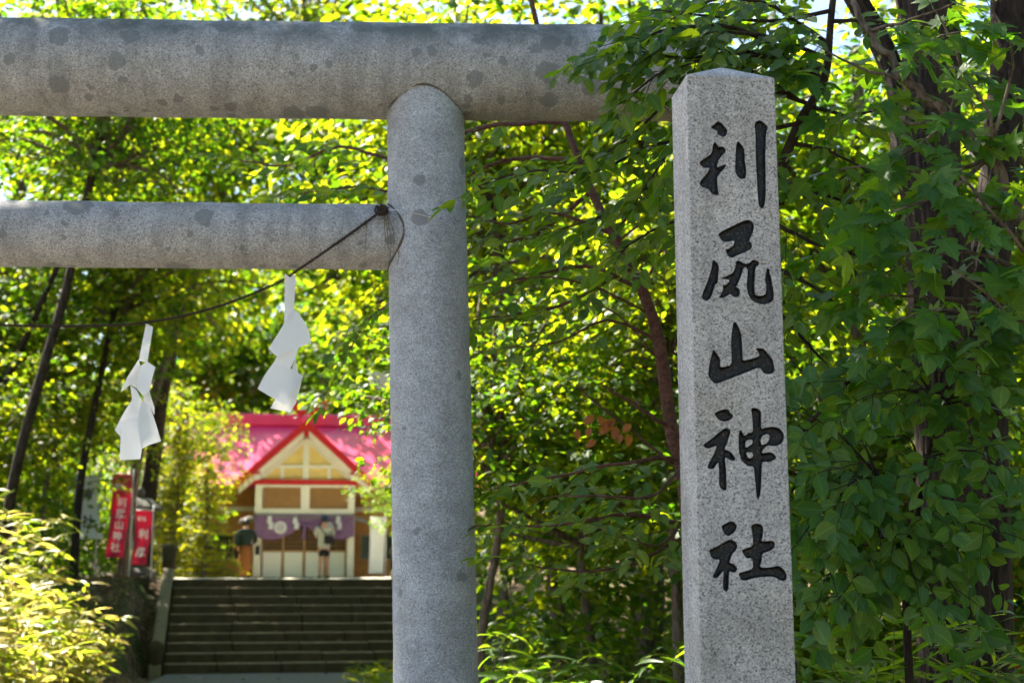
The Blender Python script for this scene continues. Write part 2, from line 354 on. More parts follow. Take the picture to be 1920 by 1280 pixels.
def litter_mat():
    m, n, l, p = new_mat('leaf_litter_soil')
    tc = n.new('ShaderNodeTexCoord')
    vo = n.new('ShaderNodeTexVoronoi'); vo.inputs['Scale'].default_value = 14; l.new(tc.outputs['Object'], vo.inputs['Vector'])
    s = n.new('ShaderNodeSeparateColor'); l.new(vo.outputs['Color'], s.inputs[0])
    r = n.new('ShaderNodeValToRGB'); e = r.color_ramp.elements; e.new(0.5); e.new(0.8)
    for i, (pos, c) in enumerate([(0, (0.05, 0.032, 0.02)), (0.45, (0.10, 0.066, 0.038)), (0.75, (0.17, 0.115, 0.066)), (1, (0.26, 0.19, 0.12))]):
        e[i].position = pos; e[i].color = (*c, 1)
    l.new(s.outputs[0], r.inputs[0])
    nz = n.new('ShaderNodeTexNoise'); nz.inputs['Scale'].default_value = 0.7; nz.inputs['Detail'].default_value = 6; l.new(tc.outputs['Object'], nz.inputs['Vector'])
    mr = n.new('ShaderNodeMapRange'); mr.inputs[1].default_value = 0.52; mr.inputs[2].default_value = 0.62; l.new(nz.outputs[0], mr.inputs[0])
    mx = n.new('ShaderNodeMix'); mx.data_type = 'RGBA'; mx.inputs['B'].default_value = (0.045, 0.07, 0.016, 1)
    l.new(mr.outputs[0], mx.inputs['Factor']); l.new(r.outputs[0], mx.inputs['A']); l.new(mx.outputs['Result'], p.inputs['Base Color'])
    p.inputs['Roughness'].default_value = 0.95; p.inputs['Specular IOR Level'].default_value = 0.15
    b = n.new('ShaderNodeBump'); b.inputs['Strength'].default_value = 0.8; b.inputs['Distance'].default_value = 0.03; l.new(s.outputs[1], b.inputs['Height']); l.new(b.outputs[0], p.inputs['Normal'])
    return m
gme = mesh_np('ground', np.stack([GX.ravel(), GY.ravel(), GZ.ravel()], 1), GF, True)
tag(link('ground', gme, litter_mat()), kind='structure')
M_ASPHALT = plain('path_asphalt', (0.13, 0.13, 0.135), 0.85, 0.3, 0.2, 18, 0.4)
def strip(name, pts, mat, lift):
    """flat-topped path following centre line pts (x,y,halfwidth)"""
    P = smooth_path([(a, b, w) for a, b, w in pts], 60); V = []; F = []
    T = np.gradient(P[:, :2], axis=0); T /= np.linalg.norm(T, axis=1, keepdims=True)
    for (x, y, w), t in zip(P, T):
        for k in (-1, -0.5, 0, 0.5, 1):
            xx = x + t[1] * w * k; yy = y - t[0] * w * k
            V.append((xx, yy, float(ground_z(xx, yy)) * 0 + lift))
    for i in range(59):
        for k in range(4): F.append((i*5+k, i*5+k+1, i*5+k+6, i*5+k+5))
    return tag(link(name, mesh_np(name, V, F), mat), kind='structure')
strip('path', [(-1.7, -0.5, 1.7), (-1.75, 1, 1.7), (-2.5, 7.4, 1.55), (-3.1, 15, 1.6), (-3.72, 24.35, 2.0)], M_ASPHALT, 0.055)

V = []; F = []
for i in range(41):
    for k in range(5): V.append((-80 + 4 * i, -13 + 3.1 * k, 0.045 + 0.004))
for i in range(40):
    for k in range(4): F.append((i*5+k, (i+1)*5+k, (i+1)*5+k+1, i*5+k+1))
M_STREET = plain('pale_concrete_street', (0.17, 0.145, 0.11), 0.9, 0.2, 0.12, 1.5, 0.2)
tag(link('street', mesh_np('street', V, F), M_STREET), kind='structure')

# ------------------------------------------------------------------ stone stairs
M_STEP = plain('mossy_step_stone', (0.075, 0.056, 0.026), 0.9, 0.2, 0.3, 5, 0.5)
M_TREAD = plain('skylit_tread_stone', (0.21, 0.165, 0.095), 0.85, 0.25, 0.25, 6, 0.4)  # paler copy of the step stone: sky light on the treads put into colour
M_KERB = plain('stair_kerb_concrete', (0.21, 0.175, 0.105), 0.9, 0.2, 0.22, 7, 0.4)
stairs = empty('stone_stairs', (SL.x, SL.y, 0.0), SA, 'wide flight of dark mossy stone steps below the shrine', 'stairs')
rs = random.Random(3)
for i in range(NST):
    u = 0.0; z0 = 0.06 + RISE * i
    while u < SW - 0.01:
        w = min(rs.uniform(0.75, 1.25), SW - u)
        if SW - u - w < 0.35: w = SW - u
        dz = rs.uniform(-0.006, 0.006); dy = rs.uniform(-0.008, 0.008)
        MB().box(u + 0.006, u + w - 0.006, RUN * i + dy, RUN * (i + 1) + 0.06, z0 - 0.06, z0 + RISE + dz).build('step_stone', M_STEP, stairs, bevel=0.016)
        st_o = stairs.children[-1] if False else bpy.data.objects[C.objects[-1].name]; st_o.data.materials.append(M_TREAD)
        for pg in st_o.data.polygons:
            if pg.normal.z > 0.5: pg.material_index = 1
        u += w
for uk in (-0.22, SW + 0.02):
    L = RUN * NST
    poly = [(-0.35, -0.1), (-0.35, 0.22), (0.0, 0.30), (L - 0.1, TOPZ + 0.20), (L + 0.25, TOPZ + 0.20), (L + 0.25, -0.1)]
    mb = MB()
    n_ = len(poly)
    vs = [(uk, y, z) for y, z in poly] + [(uk + 0.20, y, z) for y, z in poly]
    mb.add(vs, [tuple(range(n_)), tuple(range(2*n_-1, n_-1, -1))] + [(i, i+n_, (i+1) % n_ + n_, (i+1) % n_) for i in range(n_)])
    mb.build('side_kerb', M_KERB, stairs, bevel=0.02)
    MB().lathe([(0.13, TOPZ + 0.15), (0.125, TOPZ + 0.42), (0.135, TOPZ + 0.46), (0.14, TOPZ + 0.56), (0.11, TOPZ + 0.63), (0.04, TOPZ + 0.665)], 14, (uk + 0.10, L + 0.12, 0)).build('newel_post', M_STEP, stairs, True)
    MB().lathe([(0.13, -0.05), (0.125, 0.42), (0.135, 0.46), (0.13, 0.54), (0.05, 0.60)], 14, (uk + 0.10, -0.22, 0)).build('newel_post', M_STEP, stairs, True)
# low retaining wall left of the stair head
rw = empty('retaining_wall', tuple(SL + su * -0.45 + sv * (RUN * NST - 0.1)), SA, 'low dark retaining wall running left from the stair head', 'wall')
for k in range(2):
    MB().box(-0.42 * (k + 1) + 0.008, -0.42 * k, -0.10, 0.10, TOPZ - 0.3, TOPZ + 0.05 + 0.006 * (k % 2)).build('block', M_STEP, rw, bevel=0.015)

# upper court paving (pale gravel) reaching the shrine
M_COURT = plain('court_gravel', (0.50, 0.46, 0.37), 0.95, 0.2, 0.25, 9, 0.5)
V = []; F = []
for i in range(31):
    v = RUN * NST + 0.05 + i * 0.52
    for k in range(5):
        wd = 1.0 + 1.3 * min(1, i / 10); p = SL + su * (SW / 2 + (SW - 0.1) * wd * (k / 4 - 0.5)) + sv * v
        V.append((p.x, p.y, max(float(ground_z(p.x, p.y)), TOPZ - 0.03) + 0.025))
for i in range(30):
    for k in range(4): F.append((i*5+k, i*5+k+1, i*5+k+6, i*5+k+5))
tag(link('court_path', mesh_np('court_path', V, F), M_COURT), kind='structure')

# ------------------------------------------------------------------ torii
YT = 7.45; TYAW = R(2.3)
ptop = at(797, 180, YT); pbot = at(817, 1250, YT)
slope = (pbot - ptop) / (pbot.z - ptop.z)
base = pbot + slope * (0 - pbot.z)
torii = empty('torii_gate', (base.x, base.y, 0), TYAW, 'grey granite shrine gate of round column, top lintel and tie beam', 'torii gate')
tx = Vector((math.cos(TYAW), math.sin(TYAW), 0))
ZK = at(800, 137, YT).z; ZN = at(700, 446, YT).z
RC, RK, RN = 0.213, 0.262, 0.176
lean = -slope.x * 1.0 / 1.0                # dx per dz (negative: top leans to the gate's middle)
lx = slope.x
SPAN = 4.25
def wob_tube(pts, r0, r1, seg, seed, amp=0.004):
    V, F = tube_np(pts, np.linspace(r0, r1, len(pts)), seg)
    P = np.asarray(pts); n = len(P)
    g = np.random.default_rng(seed)
    Vr = V.reshape(n, seg, 3); d = Vr - P[:, None]
    a = np.linspace(0, 2*np.pi, seg, endpoint=False)
    w = np.zeros((n, seg))
    for _ in range(10):
        fz = g.uniform(2, 22); k = g.integers(1, 7); w += g.normal() * 0.35 * np.sin(fz * np.linspace(0, 4, n)[:, None] + k * a[None] + g.uniform(0, 6))
    d *= (1 + w * amp / r0)[:, :, None] * 1.0
    return (P[:, None] + d).reshape(-1, 3), F
def solid(name, V, F, seg, mat, parent):
    n = len(V)
    faces = [tuple(map(int, f)) for f in F] + [tuple(range(seg))[::-1], tuple(range(n - seg, n))]
    me = mesh_np(name, V, faces, True)
    return link(name, me, mat, parent)
zs = np.linspace(-0.3, ZK + 0.06, 90)
V, F = wob_tube([(lx * z, 0, z) for z in zs], RC + 0.006, RC - 0.004, 96, 5, 0.0015); solid('column', V, F, 96, M_TORII_C, torii)
V, F = wob_tube([(-SPAN - lx * z, 0, z) for z in zs], RC + 0.006, RC - 0.004, 96, 6, 0.0015); solid('column', V, F, 96, M_TORII_C, torii)
kx0, kx1 = -SPAN - 1.25, lx * ZK + 1.52
xsn = np.linspace(kx0, kx1, 150)
V, F = wob_tube([(x, 0, ZK + 0.012 * ((x + SPAN/2) / 3.0) ** 2) for x in xsn], RK, RK, 96, 9, 0.0012)
ends = np.abs(V[:, 0] - kx0) < 1e-4
solid('top_lintel', V, F, 96, M_TORII_B, torii)
xsn = np.linspace(-SPAN - lx * ZN, lx * ZN + 0.02, 110)
V, F = wob_tube([(x, 0, ZN) for x in xsn], RN, RN, 80, 12, 0.0012); solid('tie_beam', V, F, 80, M_TORII_B, torii)
# mortar bead where the tie beam meets the column (intersection curve)
M_JOINT = plain('joint_mortar', (0.10, 0.085, 0.065), 0.95, 0.1, 0.3, 30)
def joint(cx, sgn):
    pts = []
    for k in range(65):
        a = 2*math.pi*k/64; y = RN * math.sin(a) * 1.0; z = RN * math.cos(a)
        pts.append((cx + sgn * math.sqrt(max((RC + 0.001)**2 - y*y, 0)) + lx * z, y, ZN + z))
    mb = MB(); mb.tube(pts, [0.0055 + 0.002*math.sin(9*a) for a in np.linspace(0, 6.28, 65)], 6, cap=False)
    mb.build('joint', M_JOINT, torii, True)
joint(lx * ZN, -1)
pts = []
for k in range(65):
    a = 2*math.pi*k/64; x = RC * math.cos(a); y = RC * math.sin(a)
    pts.append((lx * ZK + x, y, ZK + 0.011 - math.sqrt(RK**2 - y*y)))
MB().tube(pts, [0.006 + 0.002*math.sin(7*a) for a in np.linspace(0, 6.28, 65)], 6, cap=False).build('joint', M_JOINT, torii, True)

# ------------------------------------------------------------------ stone name pillar with carved characters
YP = 4.6; PYAW = R(6)
pfl = at(1287, 140, YP)
PW, PD, PZ = 0.306, 0.235, pfl.z
lean_p = 0.0028
pillar = empty('stone_pillar', (pfl.x + lean_p * PZ, pfl.y, 0), PYAW, 'tall square granite pillar carved with black characters beside the gate', 'stone pillar')
pillar.rotation_euler = (0, -lean_p, PYAW)
bpy.context.view_layer.update()
MWI = (Matrix.Translation(pillar.location) @ pillar.rotation_euler.to_matrix().to_4x4()).inverted()
def face_uv(px, py):
    o = MWI @ EYE; d = (MWI.to_3x3() @ ray(px, py))
    t = -o.y / d.y; p = o + d * t
    return (p.x, p.z)
CH = []
def Z6(y0, pts): return [(1290 + x / 6.4, y0 + y / 6.4) for x, y in pts]
CH.append((210, [[(265,195),(315,150),(360,110),(405,130),(450,190),(475,220),(465,275),(430,303),(390,290),(350,262),(352,235),(310,208)],
 [(320,352),(345,380),(372,425),(410,410),(450,440),(455,475),(415,515),(375,565),(350,625),(350,668),(400,645),(445,628),(460,640),(440,680),(395,720),(365,765),(350,790),(352,860),(362,940),(372,985),(355,1003),(310,995),(275,970),(255,935),(210,912),(170,905),(135,860),(150,830),(195,775),(235,725),(265,670),(205,675),(165,655),(132,610),(150,590),(215,545),(275,505),(290,470),(298,400)],
 [(593,343),(640,385),(675,440),(682,520),(680,590),(695,650),(700,720),(695,785),(680,803),(620,803),(585,760),(565,710),(568,620),(570,520),(575,420)],
 [(795,135),(850,95),(905,120),(960,185),(940,240),(935,330),(930,500),(932,700),(935,900),(930,1050),(915,1140),(885,1165),(850,1130),(840,1040),(830,880),(820,700),(812,500),(812,350),(808,240)]], []))
CH.append((400, [[(358,245),(450,190),(560,140),(650,95),(720,75),(770,95),(795,150),(785,215),(755,280),(735,335),(760,350),(772,390),(755,430),(690,465),(600,500),(530,533),(490,525),(465,480),(447,435),(500,420),(540,390),(560,350),(545,325),(500,340),(420,342),(385,305)],
 [(305,555),(345,585),(377,640),(365,720),(360,830),(325,860),(305,930),(270,1020),(225,1053),(180,1035),(165,995),(190,920),(225,840),(260,740),(285,640),(290,580)],
 [(575,570),(620,565),(680,605),(735,600),(775,555),(830,565),(855,590),(845,630),(815,640),(805,720),(800,830),(800,940),(815,985),(880,990),(925,975),(940,920),(935,830),(922,790),(935,720),(945,660),(970,658),(985,720),(1005,800),(1020,900),(1035,980),(1020,1050),(970,1080),(900,1093),(820,1075),(755,1035),(720,960),(703,880),(710,780),(720,680),(700,645),(670,650),(650,720),(620,800),(590,860),(575,880),(610,895),(628,945),(615,995),(580,1008),(540,1000),(510,965),(480,985),(440,1010),(390,1018),(370,1000),(400,965),(425,905),(415,862),(470,850),(500,800),(480,795),(415,790),(408,775),(460,750),(540,715),(560,660),(575,610)]], []))
CH.append((580, [[(305,470),(345,530),(385,590),(390,640),(385,690),(430,690),(520,665),(525,560),(515,430),(522,300),(540,160),(565,145),(600,190),(635,270),(648,380),(655,500),(658,615),(720,600),(800,580),(855,560),(850,520),(808,465),(850,460),(920,475),(970,545),(1015,590),(1030,660),(1042,735),(1010,770),(960,780),(905,765),(875,705),(820,705),(700,755),(560,810),(430,860),(325,897),(280,850),(242,800),(250,700),(270,590),(290,520)]], []))
CH.append((750, [[(315,160),(360,130),(430,105),(490,110),(500,145),(545,180),(530,220),(480,250),(420,258),(370,235),(335,195)],
 [(185,530),(230,500),(310,440),(390,370),(450,330),(500,345),(512,390),(490,450),(470,520),(435,590),(480,600),(530,635),(568,690),(565,725),(530,730),(480,705),(450,680),(445,720),(455,800),(462,930),(467,1060),(445,1087),(405,1070),(370,1020),(372,900),(370,800),(365,745),(340,770),(315,820),(270,828),(232,812),(245,760),(285,690),(320,620),(345,545),(300,560),(240,583),(195,565)],
 [(755,92),(820,90),(880,130),(878,220),(875,345),(940,325),(1040,315),(1110,345),(1155,410),(1150,480),(1110,530),(1040,553),(960,540),(905,580),(885,640),(960,620),(1020,630),(1060,680),(1050,710),(980,740),(920,735),(890,745),(885,870),(880,1000),(870,1130),(845,1197),(825,1160),(812,1050),(800,900),(790,795),(730,790),(670,755),(635,700),(612,620),(605,500),(608,400),(630,348),(655,385),(680,430),(720,395),(780,385),(775,260),(765,160)]],
 [[(690,490),(740,470),(778,480),(775,520),(720,560),(690,570)], [(700,625),(760,625),(785,650),(770,690),(735,700),(700,660)], [(868,470),(900,420),(960,400),(985,440),(960,500),(920,530),(880,530)]]))
CH.append((950, [[(395,230),(450,195),(530,165),(580,205),(588,245),(560,300),(520,330),(480,350),(435,325),(415,270)],
 [(250,520),(330,480),(420,430),(510,382),(570,415),(597,465),(580,520),(540,550),(505,640),(495,670),(550,680),(597,740),(575,780),(540,790),(498,765),(492,830),(490,940),(482,1000),(450,1015),(418,985),(420,880),(428,775),(410,775),(380,820),(345,858),(290,845),(320,780),(355,710),(385,625),(320,632),(280,605),(262,560)],
 [(755,210),(840,195),(895,220),(908,280),(898,340),(880,410),(950,408),(1020,400),(1045,435),(1035,490),(980,530),(885,560),(888,640),(860,725),(960,725),(1040,715),(1085,700),(1150,745),(1190,810),(1175,880),(1135,890),(1080,860),(1020,835),(900,838),(780,855),(700,882),(635,880),(600,795),(680,770),(780,740),(775,650),(770,605),(715,620),(680,590),(640,520),(700,490),(780,468),(778,380),(765,290)]], []))
def chaikin(P):
    out = []
    n = len(P)
    for i in range(n):
        a = P[i]; b = P[(i+1) % n]
        out.append((a[0]*0.78+b[0]*0.22, a[1]*0.78+b[1]*0.22)); out.append((a[0]*0.22+b[0]*0.78, a[1]*0.22+b[1]*0.78))
    return out
def inside_poly(P, X, Y):
    P = np.asarray(P); r = np.zeros(len(X), bool)
    x0, y0 = P[-1]
    for x1, y1 in P:
        c = ((y1 > Y) != (y0 > Y)) & (X < (x0 - x1) * (Y - y1) / (y0 - y1 + 1e-12) + x1)
        r ^= c; x0, y0 = x1, y1
    return r
def dist_poly(P, X, Y):
    P = np.asarray(P); Q = np.roll(P, -1, 0); d = np.full(len(X), 9.0)
    for a, b in zip(P, Q):
        ab = b - a; t = np.clip(((X - a[0]) * ab[0] + (Y - a[1]) * ab[1]) / (ab @ ab + 1e-12), 0, 1)
        d = np.minimum(d, np.hypot(X - a[0] - t * ab[0], Y - a[1] - t * ab[1]))
    return d
cv = []; ce = []; polys = []          # (char, poly, hole?)
def add_loop(P):
    b = len(cv); n = len(P)
    cv.extend(P); ce.extend((b + i, b + (i+1) % n) for i in range(n))
add_loop([(0, -0.3), (PW, -0.3), (PW, PZ), (0, PZ)])
for ci, (y0, loops, holes) in enumerate(CH):
    for P in loops:
        Q = chaikin([face_uv(*q) for q in Z6(y0, P)]); polys.append((ci, Q, False)); add_loop(Q)
    for P in holes:
        Q = chaikin([face_uv(*q) for q in Z6(y0, P)]); polys.append((ci, Q, True)); add_loop(Q)
# interior sample points of the strokes, so that the groove has a rounded floor
step_ = 0.0045
for ci, Q, h in polys:
    if h: continue
    A = np.array(Q); gx, gz = np.meshgrid(np.arange(A[:, 0].min(), A[:, 0].max(), step_), np.arange(A[:, 1].min(), A[:, 1].max(), step_))
    gx = gx.ravel() + rng.uniform(-1, 1, gx.size) * 0.001; gz = gz.ravel() + rng.uniform(-1, 1, gz.size) * 0.001
    ok = inside_poly(Q, gx, gz) & (dist_poly(Q, gx, gz) > 0.0016)
    for cj, Q2, h2 in polys:
        if h2 and cj == ci: ok &= ~inside_poly(Q2, gx, gz) & (dist_poly(Q2, gx, gz) > 0.0016)
    cv.extend((float(a), float(b)) for a, b in zip(gx[ok], gz[ok]))
res = delaunay_2d_cdt([Vector(v) for v in cv], ce, [], 0, 1e-6)
PV = np.array([tuple(v) for v in res[0]]); PT = np.array([f for f in res[2] if len(f) == 3])
cen = PV[PT].mean(1)
own = np.full(len(PT), -1); depth = np.zeros(len(PV))
for ci, Q, h in polys:
    if h: continue
    own[inside_poly(Q, cen[:, 0], cen[:, 1])] = ci
    ins = inside_poly(Q, PV[:, 0], PV[:, 1]); d = dist_poly(Q, PV[:, 0], PV[:, 1]) * ins
    depth = np.maximum(depth, d)
for ci, Q, h in polys:
    if h:
        own[inside_poly(Q, cen[:, 0], cen[:, 1])] = -1
        d = dist_poly(Q, PV[:, 0], PV[:, 1]); near = (PV[:, 0] > min(q[0] for q in Q) - .02) & (PV[:, 0] < max(q[0] for q in Q) + .02) & (PV[:, 1] > min(q[1] for q in Q) - .02) & (PV[:, 1] < max(q[1] for q in Q) + .02)
        depth[near] = np.minimum(depth[near], d[near]); depth[inside_poly(Q, PV[:, 0], PV[:, 1])] = 0
dep = 0.017 * np.clip(depth / 0.006, 0, 1) ** 0.6 + (depth > 0.003) * rng.uniform(-1, 1, len(PV)) * 0.0012
dep[depth < 1e-5] = 0
V3 = np.stack([PV[:, 0], dep, PV[:, 1]], 1)
def sub(mask, name, mat, smooth):
    T = PT[mask]; u, inv = np.unique(T, return_inverse=True)
    return mesh_np(name, V3[u], inv.reshape(-1, 3)), u
for ci in range(5):
    me, _ = sub(own == ci, 'carved_character', M_INK, False); link('carved_character', me, M_INK, pillar)
Tm = PT[own < 0]; u, inv = np.unique(Tm, return_inverse=True)
sv_ = [tuple(v) for v in V3[u]]; sf = [tuple(int(i) for i in f) for f in inv.reshape(-1, 3)]
b = len(sv_); e_ = 0.004; AP = 0.075
ring = lambda z: [(e_, 0.0, z), (PW - e_, 0.0, z)]
sv_ += [(0, 0, -0.3), (PW, 0, -0.3), (PW, PD, -0.3), (0, PD, -0.3), (0, 0, PZ), (PW, 0, PZ), (PW, PD, PZ), (0, PD, PZ), (PW/2, PD/2, PZ + AP)]
sf += [(b+1, b+2, b+6, b+5), (b+2, b+3, b+7, b+6), (b+3, b+0, b+4, b+7), (b+4, b+5, b+8), (b+5, b+6, b+8), (b+6, b+7, b+8), (b+7, b+4, b+8)]
me = mesh_np('shaft', sv_, sf)
bm = bmesh.new(); bm.from_mesh(me); bmesh.ops.remove_doubles(bm, verts=bm.verts, dist=1e-6); bmesh.ops.recalc_face_normals(bm, faces=bm.faces)
eds = [e for e in bm.edges if len(e.link_faces) == 2 and e.calc_face_angle(0) > 0.3 and e.calc_length() > 0.05]
bmesh.ops.bevel(bm, geom=eds, offset=0.004, segments=2, affect='EDGES', profile=0.5)
bm.to_mesh(me); bm.free()
link('shaft', me, M_PILLAR, pillar)

# ------------------------------------------------------------------ straw rope with knot, wire, paper streamers
M_ROPE = plain('dark_straw_rope', (0.055, 0.038, 0.026), 0.95, 0.1, 0.35, 300, 0.6)
M_STRAW = plain('pale_straw', (0.16, 0.125, 0.085), 0.9, 0.1, 0.2, 60)
M_WIRE = plain('pale_wire', (0.5, 0.5, 0.48), 0.4, 0.5, 0.05)
M_PAPER = plain('white_paper', (0.90, 0.89, 0.86), 0.75, 0.2, 0.02, 8, 0.0, 0.0, 0.5)
fr = -RK + 0.02
YR = YT - RN - 0.02
knot = at(716, 395, YR - 0.01)
rope = empty('straw_rope', tuple(knot), 0, 'thin dark twisted straw rope hung across the gate below the tie beam', 'rope')
k0 = np.array(knot)
path = [knot, at(640, 450, YR - 0.012), at(560, 505, YR - 0.01), at(510, 535, YR), at(400, 577, YR), at(276, 604, YR), at(150, 611, YR - 0.01), at(0, 609, YR - 0.02), at(-150, 600, YR - 0.05), at(-420, 540, YR - 0.1), at(-640, 430, YR - 0.14), at(-700, 395, YR - .15)]
P = smooth_path(path, 1400) - k0
dist = np.concatenate([[0], np.cumsum(np.linalg.norm(np.diff(P, axis=0), axis=1))])
T = np.gradient(P, axis=0); T /= np.linalg.norm(T, axis=1, keepdims=True)
A1 = np.cross(T, (0, 1, 0)); A1 /= np.linalg.norm(A1, axis=1, keepdims=True); A2 = np.cross(T, A1)
def norm_(v): return v / np.linalg.norm(v)
parts = []
for ph in (0, 3.14):
    a = dist * 190 + ph
    parts.append(tube_np(P + 0.0044 * (np.cos(a)[:, None] * A1 + np.sin(a)[:, None] * A2), 0.0037, 6))
fg_ = np.random.default_rng(3)
for _ in range(150):
    i = int(fg_.integers(2, 900)); d = norm_(fg_.normal(0, 1, 3)) * fg_.uniform(0.012, 0.032) + T[i] * 0.012; parts.append(tube_np([P[i], P[i] + d * 0.5 + fg_.normal(0, .003, 3), P[i] + d], [0.0011, 0.0009, 0.0005], 3))
V, F = merge_np(parts); link('strand', mesh_np('strand', V, F, True), M_ROPE, rope)
mb = MB(); rk = random.Random(5)
for kk in range(13):
    a0 = rk.uniform(0, 6.28); tilt = rk.uniform(-1.5, 1.5); pts = []; kr = (0.026, 0.018, 0.010)[kk % 3]; kc = Vector((rk.uniform(-.010, .010), rk.uniform(-.01, .004), rk.uniform(-.010, .010)))
    for k in range(13):
        a = a0 + 5.6 * k / 12
        q = kc + Vector((kr * math.cos(a), kr * 0.6 * math.sin(a + tilt), kr * math.sin(a + 0.4 * tilt)))
        pts.append(q + Vector((rk.uniform(-.004, .004), -0.008 + rk.uniform(-.006, .004), rk.uniform(-.004, .004))))
    mb.tube(smooth_path(pts, 26), 0.0052, 5)
mb.build('knot', M_ROPE, rope, True)
mb = MB()
for tip, mid, off in (((728, 470), (726, 430), 0), ((735, 488), (722, 440), 1), ((741, 455), (735, 425), 2), ((730, 492), (733, 450), 3), ((684, 474), (686, 440), 4), ((744, 497), (748, 480), 5), ((722, 415), (733, 400), 6)):
    st_ = at(720 + off * 1.5, 398, YR - 0.012) if off not in (4, 5) else (at(687, 418, YR - 0.012) if off == 4 else at(746, 468, YR - 0.05))
    mb.tube(smooth_path([st_ - Vector(k0), at(*mid, YR - 0.016) - Vector(k0), at(*tip, YR - 0.006) - Vector(k0)], 10), np.linspace(0.0028, 0.0012, 10), 5)
mb.build('frayed_strand', M_STRAW, rope, True)
# loop of the rope round the column
wx = []
bl = Vector((base.x + lx * ZN * tx.x, base.y, 0))
def on_col(px, py, out=0.003):
    d = ray(px, py); z = (EYE + d * (YT / d.y)).z
    c = base + tx * (lx * z); cx, cy = c.x, c.y
    # nearest intersection of the ray with the column's round
    A = d.x**2 + d.y**2; B = 2 * (d.x * (EYE.x - cx) + d.y * (EYE.y - cy)); Cc = (EYE.x - cx)**2 + (EYE.y - cy)**2 - (RC + out)**2
    disc = max(B * B - 4 * A * Cc, 0); t = (-B - math.sqrt(disc)) / (2 * A); return EYE + d * t
wire = empty('tie_wire', tuple(knot), 0, 'thin pale wire from the rope knot curving round the column', 'wire')
wp = [at(722, 392, YR - 0.015), at(745, 394, YR - 0.04), on_col(765, 398, .006), on_col(790, 403), on_col(820, 412), on_col(846, 425), on_col(853, 427, .006), on_col(850, 433, .008), on_col(857, 437, .004), on_col(862, 439, .004)]
MB().tube(smooth_path([p - knot for p in wp], 50), 0.0022, 5).build('wire_strand', M_WIRE, wire, True)
def shide(label, polys, Y, pxo):
    org = at(*pxo, Y)
    e = empty('paper_streamer', tuple(org), 0, label, 'paper streamer', 'zigzag paper streamers on the rope')
    for poly, d0, d1, dx in polys:
        pts = [(180 + x / 3.2, 480 + y / 3.2) for x, y in poly]
        xs_ = [p[0] for p in pts]; ys_ = [p[1] for p in pts]
        me = bpy.data.meshes.new('paper_fold'); bm = bmesh.new()
        vs = []
        for x, y in pts:
            fy = (y - min(ys_)) / (max(ys_) - min(ys_)); fx = (x - min(xs_)) / (max(xs_) - min(xs_)) - 0.5
            vs.append(bm.verts.new(at(x, y, Y + d0 + (d1 - d0) * 1.8 * fy + dx * 2.4 * fx) - org))
        f = bm.faces.new(vs)
        bmesh.ops.triangulate(bm, faces=[f])
        bmesh.ops.subdivide_edges(bm, edges=bm.edges[:], cuts=2, use_grid_fill=True)
        xm = sum(v.co.x for v in bm.verts) / len(bm.verts); w_ = max(abs(v.co.x - xm) for v in bm.verts)
        for v in bm.verts: v.co.y += 0.004 * ((v.co.x - xm) / w_) ** 2
        bm.to_mesh(me); bm.free()
        o = link('paper_fold', me, M_PAPER, e)
        so = o.modifiers.new('thickness', 'SOLIDIFY'); so.thickness = 0.0007
    return e
shide('white zigzag paper streamer on the rope, nearer the stone column', [
    ([(1132,104),(1164,128),(1197,107),(1187,318),(1165,405),(1128,395)], -.014, -.012, 0.006),
    ([(1187,318),(1215,340),(1255,400),(1280,460),(1292,522),(1215,548),(1150,575),(1085,602),(1033,553),(1085,475),(1130,400)], -.012, -.03, 0.03),
    ([(1085,602),(1150,572),(1217,546),(1195,610),(1165,677),(1060,648)], -.012, -.02, -0.02),
    ([(1060,645),(1170,675),(1242,718),(1190,805),(1132,895),(1050,845),(968,795),(1010,715)], -.03, -.05, 0.03),
    ([(1195,600),(1213,700),(1240,722),(1200,880),(1165,937),(1045,912),(1075,855),(1140,820)], -.005, -.015, 0.03)], YR - 0.03, (543, 514))
shide('white twisted paper streamer on the rope, farther from the column', [
    ([(300,405),(342,425),(325,530),(308,637),(255,628),(278,510)], -.014, -.012, 0.01),
    ([(255,620),(270,675),(247,792),(205,772),(145,815),(185,730)], -.012, -.0, 0.04),
    ([(308,632),(355,665),(335,740),(320,812),(287,842),(240,790),(262,660)], -.016, -.03, -0.03),
    ([(205,776),(240,800),(275,865),(252,962),(150,987),(145,1082),(110,1042),(160,950),(215,860)], -.012, -.02, 0.03),
    ([(320,808),(350,910),(350,952),(325,902),(285,872),(287,840)], -.008, -.0, -0.02),
    ([(275,866),(325,900),(360,1010),(388,1110),(320,1132),(272,1157),(248,1000),(250,960)], -.022, -.05, 0.03),
    ([(150,984),(250,962),(274,1155),(265,1217),(142,1224),(146,1100)], -.028, -.045, -0.03)], YR - 0.03, (277, 607))

